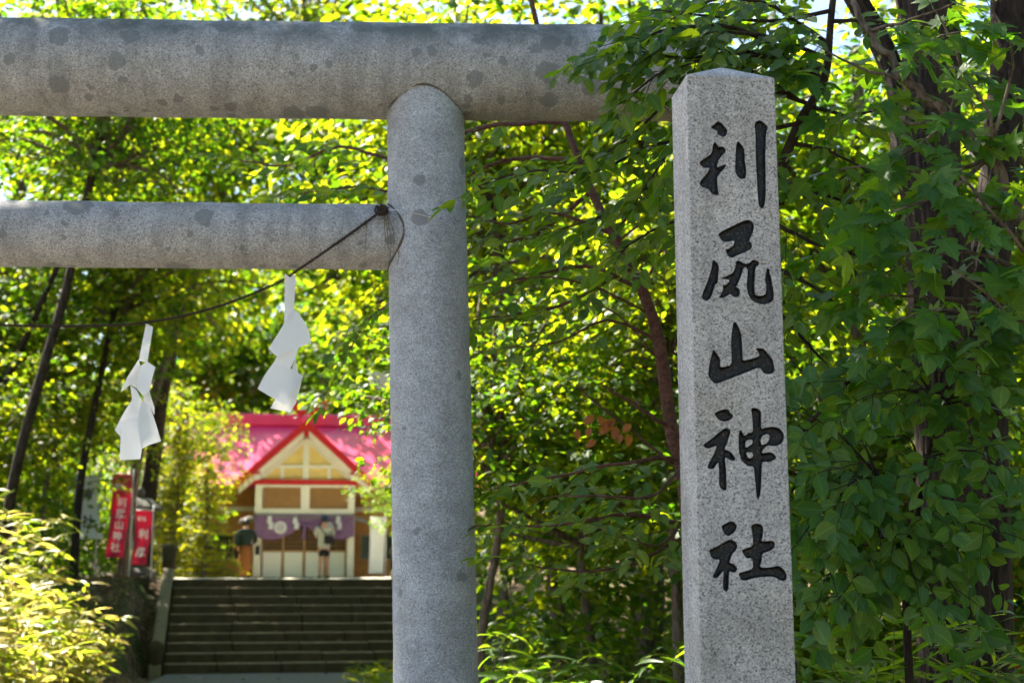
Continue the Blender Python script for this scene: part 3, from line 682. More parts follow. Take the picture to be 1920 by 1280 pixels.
# ------------------------------------------------------------------ shrine
YS = 42.0; HYAW = R(6); HZ = 1.66
hp = at(569.5, 1083, YS)
M_RED = plain('red_roof_metal', (0.72, 0.045, 0.15), 0.30, 0.9, 0.05, 3)
M_REDW = plain('red_painted_wood', (0.55, 0.010, 0.014), 0.5, 0.4, 0.1, 8)
M_CREAM = plain('cream_painted_wood', (0.85, 0.78, 0.63), 0.6, 0.3, 0.06, 4)
M_YEL = plain('ochre_panel', (0.82, 0.60, 0.20), 0.7, 0.3, 0.08, 5)
M_BROWN = plain('brown_weatherboard', (0.50, 0.235, 0.065), 0.7, 0.3, 0.2, 6, 0.2)
M_SLAT = plain('varnished_slat', (0.42, 0.24, 0.10), 0.6, 0.3, 0.12, 9)
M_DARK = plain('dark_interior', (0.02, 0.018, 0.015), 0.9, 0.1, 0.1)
M_PANEL = plain('white_door_panel', (0.84, 0.82, 0.74), 0.6, 0.3, 0.03, 3)
M_PURPLE = plain('purple_cloth', (0.30, 0.17, 0.31), 0.85, 0.1, 0.1, 7, 0, 0, 0.25)
M_WHITE = plain('white_cloth', (0.80, 0.80, 0.80), 0.8, 0.2, 0.03, 5, 0, 0, 0.35)
M_GLASS = plain('dark_window_glass', (0.03, 0.04, 0.035), 0.08, 0.6, 0.02)
M_GREYW = plain('weathered_timber', (0.22, 0.19, 0.16), 0.8, 0.2, 0.15, 9)
M_STONE = plain('mossy_lantern_stone', (0.10, 0.10, 0.085), 0.9, 0.2, 0.25, 12, 0.4)
shrine = empty('shrine_hall', (hp.x, hp.y, HZ), HYAW, 'small wooden shrine hall with red gabled porch roof and cream timber front', 'shrine')
def hb(x0, x1, y0, y1, z0, z1, name, mat, parent=None, bevel=0.0): return MB().box(x0, x1, y0, y1, z0, z1).build(name, mat, parent or shrine, bevel=bevel)
hb(-5.4, 5.4, 0.1, 6.6, -0.35, 0.04, 'foundation', M_STONE)
# main hall walls of horizontal boards
hall = hb(-4.9, 4.9, 1.32, 6.0, 0.02, 2.75, 'hall_wall', M_BROWN)
for s_ in (-1, 1):
    for k in range(9):
        z0 = 0.05 + k * 0.30
        if z0 < 1.3 and z0 + 0.29 > 0.62:
            spans = ((1.46, 1.60), (3.25, 4.92))
        else: spans = ((1.46, 4.92),)
        for a, b_ in spans:
            x0, x1 = (a, b_) if s_ > 0 else (-b_, -a)
            hb(x0, x1, 1.285, 1.318, z0, z0 + 0.288, 'weatherboard', M_BROWN)
    x0, x1 = (1.62, 3.23) if s_ > 0 else (-3.23, -1.62)
    w = hb(x0, x1, 1.25, 1.315, 0.62, 1.30, 'window', M_GLASS)
    for k in range(4):
        xm = x0 + (x1 - x0) * k / 3
        hb(xm - 0.03, xm + 0.03, 1.225, 1.248, 0.62, 1.30, 'mullion', M_SLAT, w)
    hb(x0 - 0.05, x1 + 0.05, 1.215, 1.247, 1.302, 1.37, 'window_head', M_SLAT, w)
    hb(x0 - 0.05, x1 + 0.05, 1.215, 1.247, 0.55, 0.618, 'window_sill', M_SLAT, w)
    x0, x1 = (1.46, 4.95) if s_ > 0 else (-4.95, -1.46)
    hb(x0, x1, 1.20, 1.283, 2.02, 2.16, 'wall_rail', M_CREAM)
# main roof: ridge along x; front and rear slopes with standing seams
RY, RZ0, EY, EZ = 3.6, 4.95, 0.35, 2.75
def slope_sheet(y0, z0, y1, z1, x0, x1, th=0.08):
    return MB().add([(x0, y0, z0), (x1, y0, z0), (x1, y1, z1), (x0, y1, z1), (x0, y0, z0-th), (x1, y0, z0-th), (x1, y1, z1-th), (x0, y1, z1-th)],
                    [(0,1,2,3), (7,6,5,4), (0,4,5,1), (1,5,6,2), (2,6,7,3), (3,7,4,0)])
roof = slope_sheet(EY, EZ, RY, RZ0, -5.5, 5.5).build('main_roof', M_RED, shrine)
slope_sheet(7.0, EZ, RY, RZ0, -5.5, 5.5).build('main_roof', M_RED, shrine)
for k in range(23):
    x = -5.5 + 11.0 * k / 22
    MB().bar((x, EY, EZ + 0.012), (x, RY, RZ0 + 0.012), 0.025, 0.03).build('roof_seam', M_RED, roof)
hb(-5.6, 5.6, RY - 0.22, RY + 0.22, RZ0 - 0.10, RZ0 + 0.28, 'ridge_cap', M_RED, bevel=0.03)
for s_ in (-1, 1):       # hall gable infill
    xg = s_ * 4.92
    MB().add([(xg - .02, 1.35, 2.74), (xg - .02, 5.98, 2.74), (xg - .02, 3.6, 4.72), (xg + .02, 1.35, 2.74), (xg + .02, 5.98, 2.74), (xg + .02, 3.6, 4.72)],
             [(0, 1, 2), (5, 4, 3), (0, 3, 4, 1), (1, 4, 5, 2), (2, 5, 3, 0)]).build('gable_wall', M_BROWN, shrine)
# porch roof (gable towards the camera): two slopes running back into the main roof
AP_Z, SLP, HALFW = 4.56, 0.90, 1.98
def gable_pair(dz0, dz1, y0, y1, name, mat, hw=HALFW, ap=AP_Z):
    for s_ in (-1, 1):
        poly = [(0, ap + dz0), (s_ * hw, ap + dz0 - SLP * hw), (s_ * hw, ap + dz1 - SLP * hw), (0, ap + dz1)]
        if s_ < 0: poly = poly[::-1]
        MB().prism(poly, y0, y1).build(name, mat, shrine)
gable_pair(0.0, -0.10, -0.62, 3.3, 'porch_roof', M_RED)
gable_pair(0.035, -0.22, -0.70, -0.622, 'verge_board', M_REDW, HALFW + 0.06)
gable_pair(-0.222, -0.42, -0.60, -0.52, 'barge_board', M_CREAM, HALFW - 0.08)
hb(-0.14, 0.14, -0.72, 3.4, AP_Z - 0.02, AP_Z + 0.16, 'porch_ridge', M_RED, bevel=0.02)
for s_ in (-1, 1):       # crossed finials over the porch ridge
    MB().bar((s_ * -0.10, -0.60, AP_Z - 0.05), (s_ * 0.62, -0.60 + 0.05 * s_, AP_Z + 0.62), 0.15, 0.06).build('crossed_finial', M_REDW, shrine)
    MB().bar((s_ * -0.10, 2.9, AP_Z + 0.3), (s_ * 0.62, 2.9 + 0.05 * s_, AP_Z + 1.1), 0.15, 0.06).build('crossed_finial', M_REDW, shrine)
MB().box(-0.07, 0.07, -0.705, -0.60, AP_Z - 0.45, AP_Z - 0.24).build('gable_pendant', M_REDW, shrine)
# gable infill
gp = MB().prism([(-1.42, 2.862), (1.42, 2.862), (0, 2.862 + 1.42 * SLP)], -0.30, -0.26).build('gable_panel', M_YEL, shrine)
for s_ in (-1, 1):
    MB().bar((s_ * 1.30, -0.34, 2.90), (s_ * 0.06, -0.34, 2.90 + 1.24 * SLP), 0.13, 0.07).build('gable_rafter', M_CREAM, shrine)
    hb(s_ * 0.68 - 0.05, s_ * 0.68 + 0.05, -0.36, -0.302, 2.862, 3.20, 'gable_stud', M_CREAM)
hb(-0.085, 0.085, -0.385, -0.302, 2.862, 4.06, 'king_post', M_CREAM)
hb(-0.92, 0.92, -0.362, -0.303, 3.202, 3.29, 'gable_tie', M_CREAM)
hb(-1.60, 1.60, -0.46, -0.24, 2.722, 2.86, 'porch_beam', M_REDW, bevel=0.01)
for s_ in (-1, 1):
    hb(s_ * 1.38 - 0.075, s_ * 1.38 + 0.075, -0.66, -0.462, 2.84, 3.00, 'beam_end', M_CREAM)
    hb(s_ * 1.38 - 0.09, s_ * 1.38 + 0.09, -0.675, -0.455, 3.002, 3.06, 'beam_end_cap', M_REDW)
# porch frame
for x0, x1 in ((-1.44, -1.235), (1.235, 1.44)):
    hb(x0, x1, -0.42, -0.22, 0.0, 2.72, 'post', M_CREAM, bevel=0.012)
hb(-0.125, 0.125, -0.40, -0.25, 2.022, 2.715, 'lattice_mullion', M_CREAM)
hb(-1.234, 1.234, -0.41, -0.24, 1.86, 2.02, 'transom_rail', M_CREAM)
hb(-1.234, 1.234, -0.405, -0.25, 2.64, 2.716, 'lattice_head', M_CREAM)
for x0, x1 in ((-1.23, -0.13), (0.13, 1.23)):
    lt = hb(x0, x1, -0.27, -0.25, 2.03, 2.635, 'lattice_panel', M_BROWN)
    n_ = 19
    for k in range(n_):
        x = x0 + (x1 - x0) * (k + 0.5) / n_
        hb(x - 0.014, x + 0.014, -0.315, -0.275, 2.03, 2.635, 'slat', M_SLAT, lt)
# doors: four leaves
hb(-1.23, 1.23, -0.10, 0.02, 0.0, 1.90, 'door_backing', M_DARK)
for k in range(4):
    x0 = -1.22 + 0.61 * k; x1 = x0 + 0.605
    d = hb(x0 + 0.04, x1 - 0.04, -0.165, -0.115, 0.03, 0.78, 'door', M_PANEL)
    for a in (x0, x1 - 0.04): hb(a, a + 0.038, -0.18, -0.11, 0.0, 1.88, 'stile', M_SLAT, d)
    hb(x0 + 0.04, x1 - 0.04, -0.176, -0.112, 0.782, 0.84, 'rail', M_SLAT, d)
    for j in range(1, 6):
        xx = x0 + 0.04 + (0.525) * j / 6; hb(xx - 0.009, xx + 0.009, -0.155, -0.125, 0.842, 1.87, 'grille_bar', M_SLAT, d)
    for j in range(1, 9):
        zz = 0.842 + 1.03 * j / 9; hb(x0 + 0.042, x1 - 0.042, -0.150, -0.130, zz - 0.009, zz + 0.009, 'grille_bar', M_SLAT, d)
# side cheeks of the porch and weathered beam noses
for s_ in (-1, 1):
    hb(s_ * 1.34 - 0.06, s_ * 1.34 + 0.06, -0.215, 1.28, 0.0, 2.70, 'porch_side_wall', M_BROWN)
    MB().tube([(s_ * 1.40, -0.33, 1.72), (s_ * 1.62, -0.35, 1.72), (s_ * 1.80, -0.37, 1.66), (s_ * 1.90, -0.38, 1.58)], [0.085, 0.08, 0.06, 0.03], 8).build('beam_nose', M_GREYW, shrine, True)
hb(-1.6, 1.6, -0.95, -0.43, 0.0, 0.06, 'door_step', M_STONE)
# purple curtain tied up in the middle, with white crests and paper
def swag(x, xa, xb, zt, zlow, zpk):
    f = (x - xa) / (xb - xa); return f
NX, NZ = 61, 13; V = []; F = []
for i in range(NX):
    x = -1.43 + 2.86 * i / (NX - 1); a = abs(x) / 1.43
    low = 1.53 - 0.40 * (math.sin(min(a / 0.62, 1) * math.pi / 2)) ** 1.2 + 0.10 * max(0, a - 0.8) / 0.2
    for j in range(NZ):
        z = 1.86 + (low - 1.86) * j / (NZ - 1)
        y = -0.47 - 0.05 * (j / (NZ - 1)) - 0.03 * math.sin(x * 14 + j * 0.5) * (j / NZ) - 0.02 * math.sin(j * 1.4 + abs(x) * 5)
        V.append((x, y, z))
for i in range(NX - 1):
    for j in range(NZ - 1): F.append((i*NZ+j, (i+1)*NZ+j, (i+1)*NZ+j+1, i*NZ+j+1))
cur = link('curtain', mesh_np('curtain', V, F, True), M_PURPLE, shrine); cur.modifiers.new('thickness', 'SOLIDIFY').thickness = 0.006
for cx in (-0.68, 0.66):
    mb = MB(); mb.v = []
    ringv = [(cx, -0.585, 1.47)] + [(cx + 0.185 * math.cos(a), -0.578, 1.47 + 0.185 * math.sin(a)) for a in np.linspace(0, 2*math.pi, 24, endpoint=False)]
    mb.add(ringv, [(0, k, k % 24 + 1) for k in range(1, 25)])
    cr = mb.build('crest', M_WHITE, cur)
    for k in range(8):
        a = 2*math.pi*k/8; q = [(cx + 0.12*math.cos(a), 1.47 + 0.12*math.sin(a)), (cx + 0.05*math.cos(a+.35), 1.47 + 0.05*math.sin(a+.35)), (cx + 0.05*math.cos(a-.35), 1.47 + 0.05*math.sin(a-.35))]
        MB().add([(x, -0.588, z) for x, z in q], [(0, 1, 2)]).build('petal_mark', M_PURPLE, cr)
MB().tube([(0, -0.56, 1.60), (0.02, -0.58, 1.45), (-0.01, -0.57, 1.25), (0, -0.57, 1.12)], [0.05, 0.045, 0.05, 0.06], 8).build('curtain_tie', M_PURPLE, shrine, True)
M_RP = M_ROPE
MB().tube(smooth_path([(-1.45, -0.56, 1.84), (-0.7, -0.62, 1.78), (0, -0.64, 1.76), (0.7, -0.62, 1.78), (1.45, -0.56, 1.84)], 30), 0.028, 8).build('rope_garland', M_GREYW, shrine, True)
for x in (-0.98, -0.25, 0.62, 0.98):
    MB().prism([(x - .06, 1.80), (x + .05, 1.80), (x + .05, 1.62), (x + .10, 1.62), (x + .09, 1.42), (x - .03, 1.42), (x - .03, 1.58), (x - .08, 1.58)], -0.655, -0.650).build('paper_strip', M_WHITE, shrine)

# ------------------------------------------------------------------ people
M_SKIN = plain('skin', (0.42, 0.22, 0.15), 0.55, 0.3, 0.05)
M_HAIR = plain('dark_hair', (0.015, 0.012, 0.011), 0.5, 0.4, 0.2, 40)
M_SHIRT = plain('grey_shirt', (0.36, 0.36, 0.30), 0.9, 0.1, 0.08, 12)
M_BLACK = plain('black_cloth', (0.015, 0.015, 0.017), 0.8, 0.2, 0.1)
M_CAP = plain('navy_cap', (0.03, 0.045, 0.075), 0.8, 0.2, 0.1)
M_GREENTOP = plain('dark_green_jacket', (0.02, 0.032, 0.028), 0.9, 0.1, 0.1)
M_RUST = plain('rust_brown_skirt', (0.20, 0.075, 0.022), 0.9, 0.1, 0.12, 9)
def skin_mesh(name, verts, edges, mat, parent, sub=2):
    me = bpy.data.meshes.new(name); me.from_pydata([v[:3] for v in verts], edges, []); me.update()
    o = bpy.data.objects.new(name, me); C.objects.link(o)
    m = o.modifiers.new('skin', 'SKIN'); m.use_smooth_shade = True
    if not me.skin_vertices:
        bpy.context.view_layer.objects.active = o
    lay = me.skin_vertices[0].data
    for i, v in enumerate(verts):
        rr = v[3]; lay[i].radius = rr if isinstance(rr, tuple) else (rr, rr)
    lay[0].use_root = True
    ss = o.modifiers.new('sub', 'SUBSURF'); ss.levels = sub; ss.render_levels = sub
    dg = bpy.context.evaluated_depsgraph_get()
    m2 = bpy.data.meshes.new_from_object(o.evaluated_get(dg)); m2.name = name
    bpy.data.objects.remove(o, do_unlink=True)
    m2.polygons.foreach_set('use_smooth', np.ones(len(m2.polygons), dtype=bool))
    return link(name, m2, mat, parent)
def ico(name, c, r, mat, parent, sc=(1, 1, 1)):
    me = bpy.data.meshes.new(name); bm = bmesh.new(); bmesh.ops.create_icosphere(bm, subdivisions=3, radius=1)
    for v in bm.verts: v.co = Vector((v.co.x * r * sc[0] + c[0], v.co.y * r * sc[1] + c[1], v.co.z * r * sc[2] + c[2]))
    bm.to_mesh(me); bm.free(); me.polygons.foreach_set('use_smooth', np.ones(len(me.polygons), dtype=bool))
    return link(name, me, mat, parent)
def body(parent, arms, legs, head_tilt=0.0):
    """one continuous figure, back to the camera (faces +y). arms: per side (elbow, wrist, fingertip)"""
    v = [(0, 0, 0.95, (0.15, 0.11)), (0, 0, 1.10, (0.135, 0.10)), (0, 0.0, 1.28, (0.155, 0.11)), (0, 0.0, 1.42, (0.12, 0.09)), (0, 0.01, 1.50, 0.055), (0, 0.03, 1.58, (0.075, 0.085)), (0, 0.03, 1.67, (0.082, 0.098)), (0, 0.025, 1.735, (0.055, 0.06)),
         (0, 0.11, 1.595, 0.028)]
    e = [(0, 1), (1, 2), (2, 3), (3, 4), (4, 5), (5, 6), (6, 7), (5, 8)]
    for s_, (el, wr, ft) in zip((-1, 1), arms):
        b = len(v)
        v += [(s_ * 0.17, 0, 1.41, 0.062), (*el, 0.043), (*wr, 0.029), (*(np.array(wr) * 0.45 + np.array(ft) * 0.55), (0.040, 0.020)), (*ft, 0.018)]
        th = np.array(wr) * 0.75 + np.array(ft) * 0.25
        v += [(th[0] - s_ * 0.035, th[1] + 0.03, th[2] - 0.03, 0.012)]
        e += [(3, b), (b, b+1), (b+1, b+2), (b+2, b+3), (b+3, b+4), (b+2, b+5)]
    for s_, (kn, an) in zip((-1, 1), legs):
        b = len(v)
        v += [(s_ * 0.085, 0, 0.88, 0.088), (*kn, 0.058), (kn[0]*.6+an[0]*.4, kn[1]*.6+an[1]*.4 - 0.015, kn[2]*.6+an[2]*.4, 0.055), (*an, 0.036), (an[0] + s_ * .01, an[1] + 0.01, 0.035, 0.036), (an[0] + s_ * 0.03, an[1] + 0.15, 0.028, (0.042, 0.026))]
        e += [(0, b), (b, b+1), (b+1, b+2), (b+2, b+3), (b+3, b+4), (b+4, b+5)]
    return skin_mesh('body', v, e, M_SKIN, parent)
def ears(parent):
    for s_ in (-1, 1): ico('ear', (s_ * 0.083, 0.03, 1.635), 0.026, M_SKIN, parent, (0.4, 0.7, 1.1))
fp = shrine.location
def hloc(x, y): return (fp.x + x * math.cos(HYAW) - y * math.sin(HYAW), fp.y + x * math.sin(HYAW) + y * math.cos(HYAW), HZ + 0.02)
p1 = empty('person', hloc(0.60, -1.25), HYAW, 'person in grey shirt, navy cap and black shorts praying before the shrine', 'person', 'visitors before the shrine')
body(p1, (((-0.24, 0.10, 1.15), (-0.10, 0.27, 1.25), (-0.02, 0.30, 1.40)), ((0.24, 0.10, 1.15), (0.10, 0.27, 1.25), (0.02, 0.30, 1.40))), (((-0.10, 0.02, 0.48), (-0.11, -0.01, 0.08)), ((0.10, 0.02, 0.48), (0.12, -0.01, 0.08))))
ears(p1)
skin_mesh('shirt', [(0, 0, 0.80, (0.205, 0.155)), (0, 0, 1.0, (0.20, 0.15)), (0, 0, 1.25, (0.19, 0.145)), (0, 0, 1.41, (0.14, 0.11)), (0, 0.0, 1.475, 0.07), (-0.19, 0.0, 1.40, 0.085), (-0.245, 0.07, 1.20, 0.082), (0.19, 0.0, 1.40, 0.085), (0.245, 0.07, 1.20, 0.082)],
          [(0, 1), (1, 2), (2, 3), (3, 4), (3, 5), (5, 6), (3, 7), (7, 8)], M_SHIRT, p1)
skin_mesh('shorts', [(0, 0, 0.90, (0.175, 0.135)), (0, 0, 0.78, (0.16, 0.13)), (-0.09, 0, 0.75, 0.105), (-0.10, 0.01, 0.58, 0.10), (0.09, 0, 0.75, 0.105), (0.10, 0.01, 0.58, 0.10)], [(0, 1), (1, 2), (2, 3), (1, 4), (4, 5)], M_BLACK, p1)
MB().lathe([(0.092, 1.655), (0.098, 1.69), (0.09, 1.74), (0.06, 1.775), (0.015, 1.785)], 18, (0, 0.03, 0)).build('cap', M_CAP, p1, True)
MB().lathe([(0.084, 1.575), (0.092, 1.60), (0.094, 1.665)], 16, (0, 0.012, 0)).build('hair', M_HAIR, p1, True)
bagm = MB().box(0.0, 0.26, -0.255, -0.165, 0.96, 1.20).build('shoulder_bag', M_BLACK, p1, bevel=0.03, seg=3)
MB().tube(smooth_path([(-0.15, -0.02, 1.50), (-0.12, -0.13, 1.42), (0.0, -0.185, 1.28), (0.10, -0.20, 1.17)], 14), 0.016, 6).build('bag_strap', M_BLACK, p1, True)
for s_ in (-1, 1): MB().box(s_ * 0.115 - 0.05, s_ * 0.115 + 0.05, -0.075, 0.19, 0.0, 0.075).build('shoe', M_BLACK, p1, bevel=0.03, seg=2)
p2 = empty('person', hloc(-1.58, -1.45), HYAW, 'person in dark jacket and long rust brown skirt at the porch post', 'person', 'visitors before the shrine')
p2.scale = (0.93, 0.93, 0.93)
body(p2, (((-0.27, 0.02, 1.14), (-0.25, 0.12, 0.92), (-0.24, 0.17, 0.82)), ((0.28, 0.03, 1.15), (0.20, 0.20, 1.05), (0.15, 0.28, 1.08))), (((-0.09, 0.02, 0.48), (-0.09, -0.01, 0.08)), ((0.09, 0.02, 0.48), (0.10, -0.01, 0.08))))
ears(p2)
skin_mesh('jacket', [(0, 0, 0.90, (0.20, 0.15)), (0, 0, 1.1, (0.19, 0.145)), (0, 0, 1.28, (0.195, 0.145)), (0, 0, 1.42, (0.145, 0.11)), (0, 0, 1.49, 0.075), (-0.20, 0.0, 1.39, 0.09), (-0.28, 0.02, 1.14, 0.085), (-0.26, 0.10, 0.95, 0.065), (0.20, 0.0, 1.39, 0.09), (0.29, 0.03, 1.15, 0.085), (0.22, 0.17, 1.06, 0.065)],
          [(0, 1), (1, 2), (2, 3), (3, 4), (3, 5), (5, 6), (6, 7), (3, 8), (8, 9), (9, 10)], M_GREENTOP, p2)
MB().lathe([(0.165, 0.98), (0.19, 0.85), (0.205, 0.6), (0.20, 0.3), (0.19, 0.10)], 20).build('skirt', M_RUST, p2, True)
ico('hair', (0, 0.015, 1.67), 0.108, M_HAIR, p2, (0.92, 1.0, 1.12))
MB().box(0.27, 0.42, -0.02, 0.06, 0.70, 0.98).build('handbag', M_BLACK, p2, bevel=0.025, seg=2)
MB().tube(smooth_path([(0.30, 0.03, 0.97), (0.31, 0.05, 1.12), (0.36, 0.03, 1.14), (0.39, 0.02, 0.97)], 12), 0.012, 6).build('bag_handle', M_BLACK, p2, True)
for s_ in (-1, 1): MB().box(s_ * 0.095 - 0.045, s_ * 0.095 + 0.045, -0.07, 0.18, 0.0, 0.08).build('shoe', M_BLACK, p2, bevel=0.03, seg=2)

# ------------------------------------------------------------------ banners, lantern, lamp, white banner
M_NOBORI = plain('red_banner_cloth', (0.60, 0.04, 0.10), 0.8, 0.2, 0.05, 6, 0, 0, 0.35)
M_POLE = plain('pale_pole', (0.6, 0.6, 0.58), 0.4, 0.5, 0.05)
M_TXT_W = plain('white_print', (0.82, 0.80, 0.78), 0.8, 0.1, 0.02)
M_TXT_K = plain('black_print', (0.03, 0.03, 0.035), 0.8, 0.1, 0.02)
def glyph(ch, size, mat, parent, loc, sx=1.0):
    cu = bpy.data.curves.new('glyph', 'FONT'); cu.body = ch; cu.size = size; cu.align_x = 'CENTER'; cu.align_y = 'CENTER'; cu.resolution_u = 2; cu.offset = size * 0.018
    o = bpy.data.objects.new('glyph', cu); C.objects.link(o)
    me = bpy.data.meshes.new_from_object(o.evaluated_get(bpy.context.evaluated_depsgraph_get())); bpy.data.objects.remove(o, do_unlink=True)
    g = link('lettering', me, mat, parent); g.rotation_euler = (R(90), 0, 0); g.location = loc; g.scale = (sx, 1, 1)
    return g
def nobori(name, label, px, ytop, ybot, Y, width, mat, txt, tmat, yaw, sway, header=None, group='upright shrine banners', cat='banner'):
    t = at(px, ytop, Y); bz = at(px, ybot, Y).z; gz = float(ground_z(t.x, t.y)); hgt = t.z - bz
    e = empty(name, (t.x, t.y, gz), yaw, label, cat, group)
    top = t.z - gz; bot = bz - gz
    MB().tube([(width/2 + 0.03, 0, -0.1), (width/2 + 0.03, 0, top + 0.12)], 0.013, 8).build('pole', M_POLE, e, True)
    MB().tube([(width/2 + 0.05, 0, top + 0.015), (-width/2, 0, top + 0.015)], 0.008, 6).build('crossbar', M_POLE, e, True)
    V = []; F = []; nzz, nxx = 24, 7
    def off(u, w): return (sway * w * w * (0.5 - u) * 0.2 + sway * 0.05 * math.sin(w * 5) , 0.03 * math.sin(w * 7 + u * 4) * w)
    for j in range(nzz + 1):
        w = j / nzz
        for i in range(nxx + 1):
            u = i / nxx; ox, oy = off(u, w); V.append((-width/2 + u * width + sway * -0.22 * w * w + ox, oy, top - hgt * w))
    for j in range(nzz):
        for i in range(nxx): F.append((j*(nxx+1)+i, j*(nxx+1)+i+1, (j+1)*(nxx+1)+i+1, (j+1)*(nxx+1)+i))
    cl = link('cloth', mesh_np('cloth', V, F, True), mat, e); cl.modifiers.new('thickness', 'SOLIDIFY').thickness = 0.003
    if txt:
        s0 = 0.28 if header else 0.08; st_ = (0.95 - s0) / len(txt)
        for k, ch in enumerate(txt):
            w = s0 + st_ * (k + 0.5); ox, oy = off(0.5, w)
            glyph(ch, min(st_ * hgt * 0.9, width * 0.62), tmat, cl, (sway * -0.22 * w * w + ox, oy - 0.014 - 0.02 * w, top - hgt * w))
    if header:
        for k, ch in enumerate(header):
            glyph(ch, width * 0.34, tmat, cl, (-width * 0.28 + k * width * 0.28, -0.014, top - hgt * 0.16), 0.8)
    return e
nobori('shrine_banner', 'tall red banner with white characters at the left of the stairs', 229, 889, 1045, 29.0, 0.42, M_NOBORI, '利尻山神社', M_TXT_W, R(38), 0.35, '奉納')
nobori('shrine_banner', 'short red banner with white characters close to the stair post', 270, 957, 1058, 30.0, 0.34, M_NOBORI, '利尻', M_TXT_W, R(30), 0.25, '奉納')
nobori('shrine_banner', 'white banner with dark characters half hidden by the bamboo grass', 163, 894, 1010, 27.0, 0.42, M_WHITE, '神社', M_TXT_K, R(35), -0.4)
nobori('shrine_banner', 'bright white banner standing right of the shrine porch', 708, 970, 1075, 40.0, 0.42, M_WHITE, '', M_TXT_K, R(10), 0.1)
lp = at(258, 1060, 31.0)
lan = empty('stone_lantern', (lp.x, lp.y, float(ground_z(lp.x, lp.y))), R(8), 'dark mossy stone lantern behind the red banners', 'stone lantern')
MB().lathe([(0.42, -0.05), (0.42, 0.14), (0.34, 0.20), (0.20, 0.24)], 6).build('base', M_STONE, lan)
MB().lathe([(0.15, 0.22), (0.13, 0.6), (0.13, 0.9), (0.16, 1.02)], 16).build('shaft', M_STONE, lan, True)
MB().lathe([(0.18, 1.0), (0.34, 1.10), (0.34, 1.18)], 6).build('platform', M_STONE, lan)
for k in range(6):
    a = 2*math.pi*k/6; MB().box(-0.045, 0.045, -0.045, 0.045, 1.175, 1.47).build('fire_box_post', M_STONE, lan).location = (0.21*math.cos(a), 0.21*math.sin(a), 0)
MB().lathe([(0.50, 1.46), (0.48, 1.53), (0.26, 1.68), (0.10, 1.74)], 6).build('roof', M_STONE, lan)
MB().lathe([(0.06, 1.73), (0.11, 1.80), (0.10, 1.88), (0.02, 1.98)], 12).build('finial', M_STONE, lan, True)
# pale lamp on a post hidden behind the torii column
M_LAMP = plain('pale_lamp_housing', (0.62, 0.58, 0.50), 0.5, 0.4, 0.05)
l1 = at(690, 708, 17.0); l2 = at(775, 742, 17.0)
gl = empty('street_lamp', (l2.x + 0.25, l2.y, float(ground_z(l2.x, l2.y))), 0, 'pale slanted lamp head sticking out behind the stone column', 'street lamp')
o0 = Vector(gl.location)
MB().bar(l1 - o0 + Vector((0, 0, 0.045)), l2 - o0 + Vector((0, 0, 0.045)), 0.13, 0.085).build('lamp_housing', M_LAMP, gl, bevel=0.015)
MB().bar(l1 - o0 + Vector((0.02, 0, -0.035)), l2 - o0 + Vector((0, 0, -0.035)), 0.10, 0.05).build('lamp_tray', M_LAMP, gl)
MB().tube([(0, 0, -0.1), (0, 0, l2.z - o0.z + 0.2)], 0.04, 10).build('pole', M_GREYW, gl, True)
MB().tube([l2 - o0, (0, 0, l2.z - o0.z - 0.08)], 0.025, 8).build('arm', M_GREYW, gl, True)

# ------------------------------------------------------------------ leaf templates (base at origin, tip towards +y, upper side +z)
def leaf_oval(width=0.36, st=6, fold=0.10, droop=0.16, skew=0.82, serr=0.0, stalk=0.16):
    ts = np.linspace(0, 1, st + 1); V = []; F = []
    w = width * np.sin(np.pi * ts ** skew) ** 0.9; w[0] = 0.0; w[-1] = 0
    w = np.maximum(w, 0)
    if serr: w[1:-1] += serr * (np.arange(1, st) % 2 - 0.5)
    for t, ww in zip(ts, w):
        V += [(-ww, t, fold * ww / width - droop * t * t), (0, t, -droop * t * t), (ww, t, fold * ww / width - droop * t * t)]
    for i in range(st):
        a, b_ = i * 3, i * 3 + 3
        if i > 0: F += [(a, a+1, b_+1), (a, b_+1, b_)] if i < st - 1 else [(a, a+1, b_+1)]
        else: F += [(a+1, b_+1, b_)]
        if i > 0: F += [(a+1, a+2, b_+2), (a+1, b_+2, b_+1)] if i < st - 1 else [(a+1, a+2, b_+1)]
        else: F += [(a+1, b_+2, b_+1)]
    if stalk:
        k = len(V); V += [(-0.012, -stalk, 0.02), (0.012, -stalk, 0.02), (0.012, 0.04, 0.0), (-0.012, 0.04, 0.0)]; F += [(k, k+1, k+2), (k, k+2, k+3)]
    return np.array(V, float), np.array(F)
def leaf_maple(droop=0.16, seed=0):
    g = np.random.default_rng(seed)
    Rt = [(0.16, 0.0), (0.42, 0.06), (0.37, 0.21), (0.27, 0.29), (0.40, 0.40), (0.56, 0.60), (0.37, 0.57), (0.19, 0.54), (0.19, 0.74), (0.09, 0.80)]
    P = [(0, 0.05)] + Rt + [(0, 1.0)] + [(-x, y) for x, y in Rt[::-1]]
    P = np.array(P) + g.normal(0, 0.012, (len(P), 2))
    c = np.array([[0, 0.24]])
    A = np.concatenate([c, P]); r2 = (A[:, 0] ** 2 + (A[:, 1] - 0.24) ** 2)
    z = -droop * r2 * 1.6 + 0.05 * np.abs(np.sin(3 * np.arctan2(A[:, 0], A[:, 1] - 0.24))) * np.sqrt(r2)
    V = np.concatenate([A, z[:, None]], 1); n = len(P)
    F = [(0, 1 + (i + 1) % n, 1 + i) for i in range(n)]
    k = len(V); V = np.concatenate([V, [(-0.01, -0.35, 0.03), (0.01, -0.35, 0.03), (0.01, 0.08, 0), (-0.01, 0.08, 0)]]); F += [(k, k+1, k+2), (k, k+2, k+3)]
    return V, np.array(F)
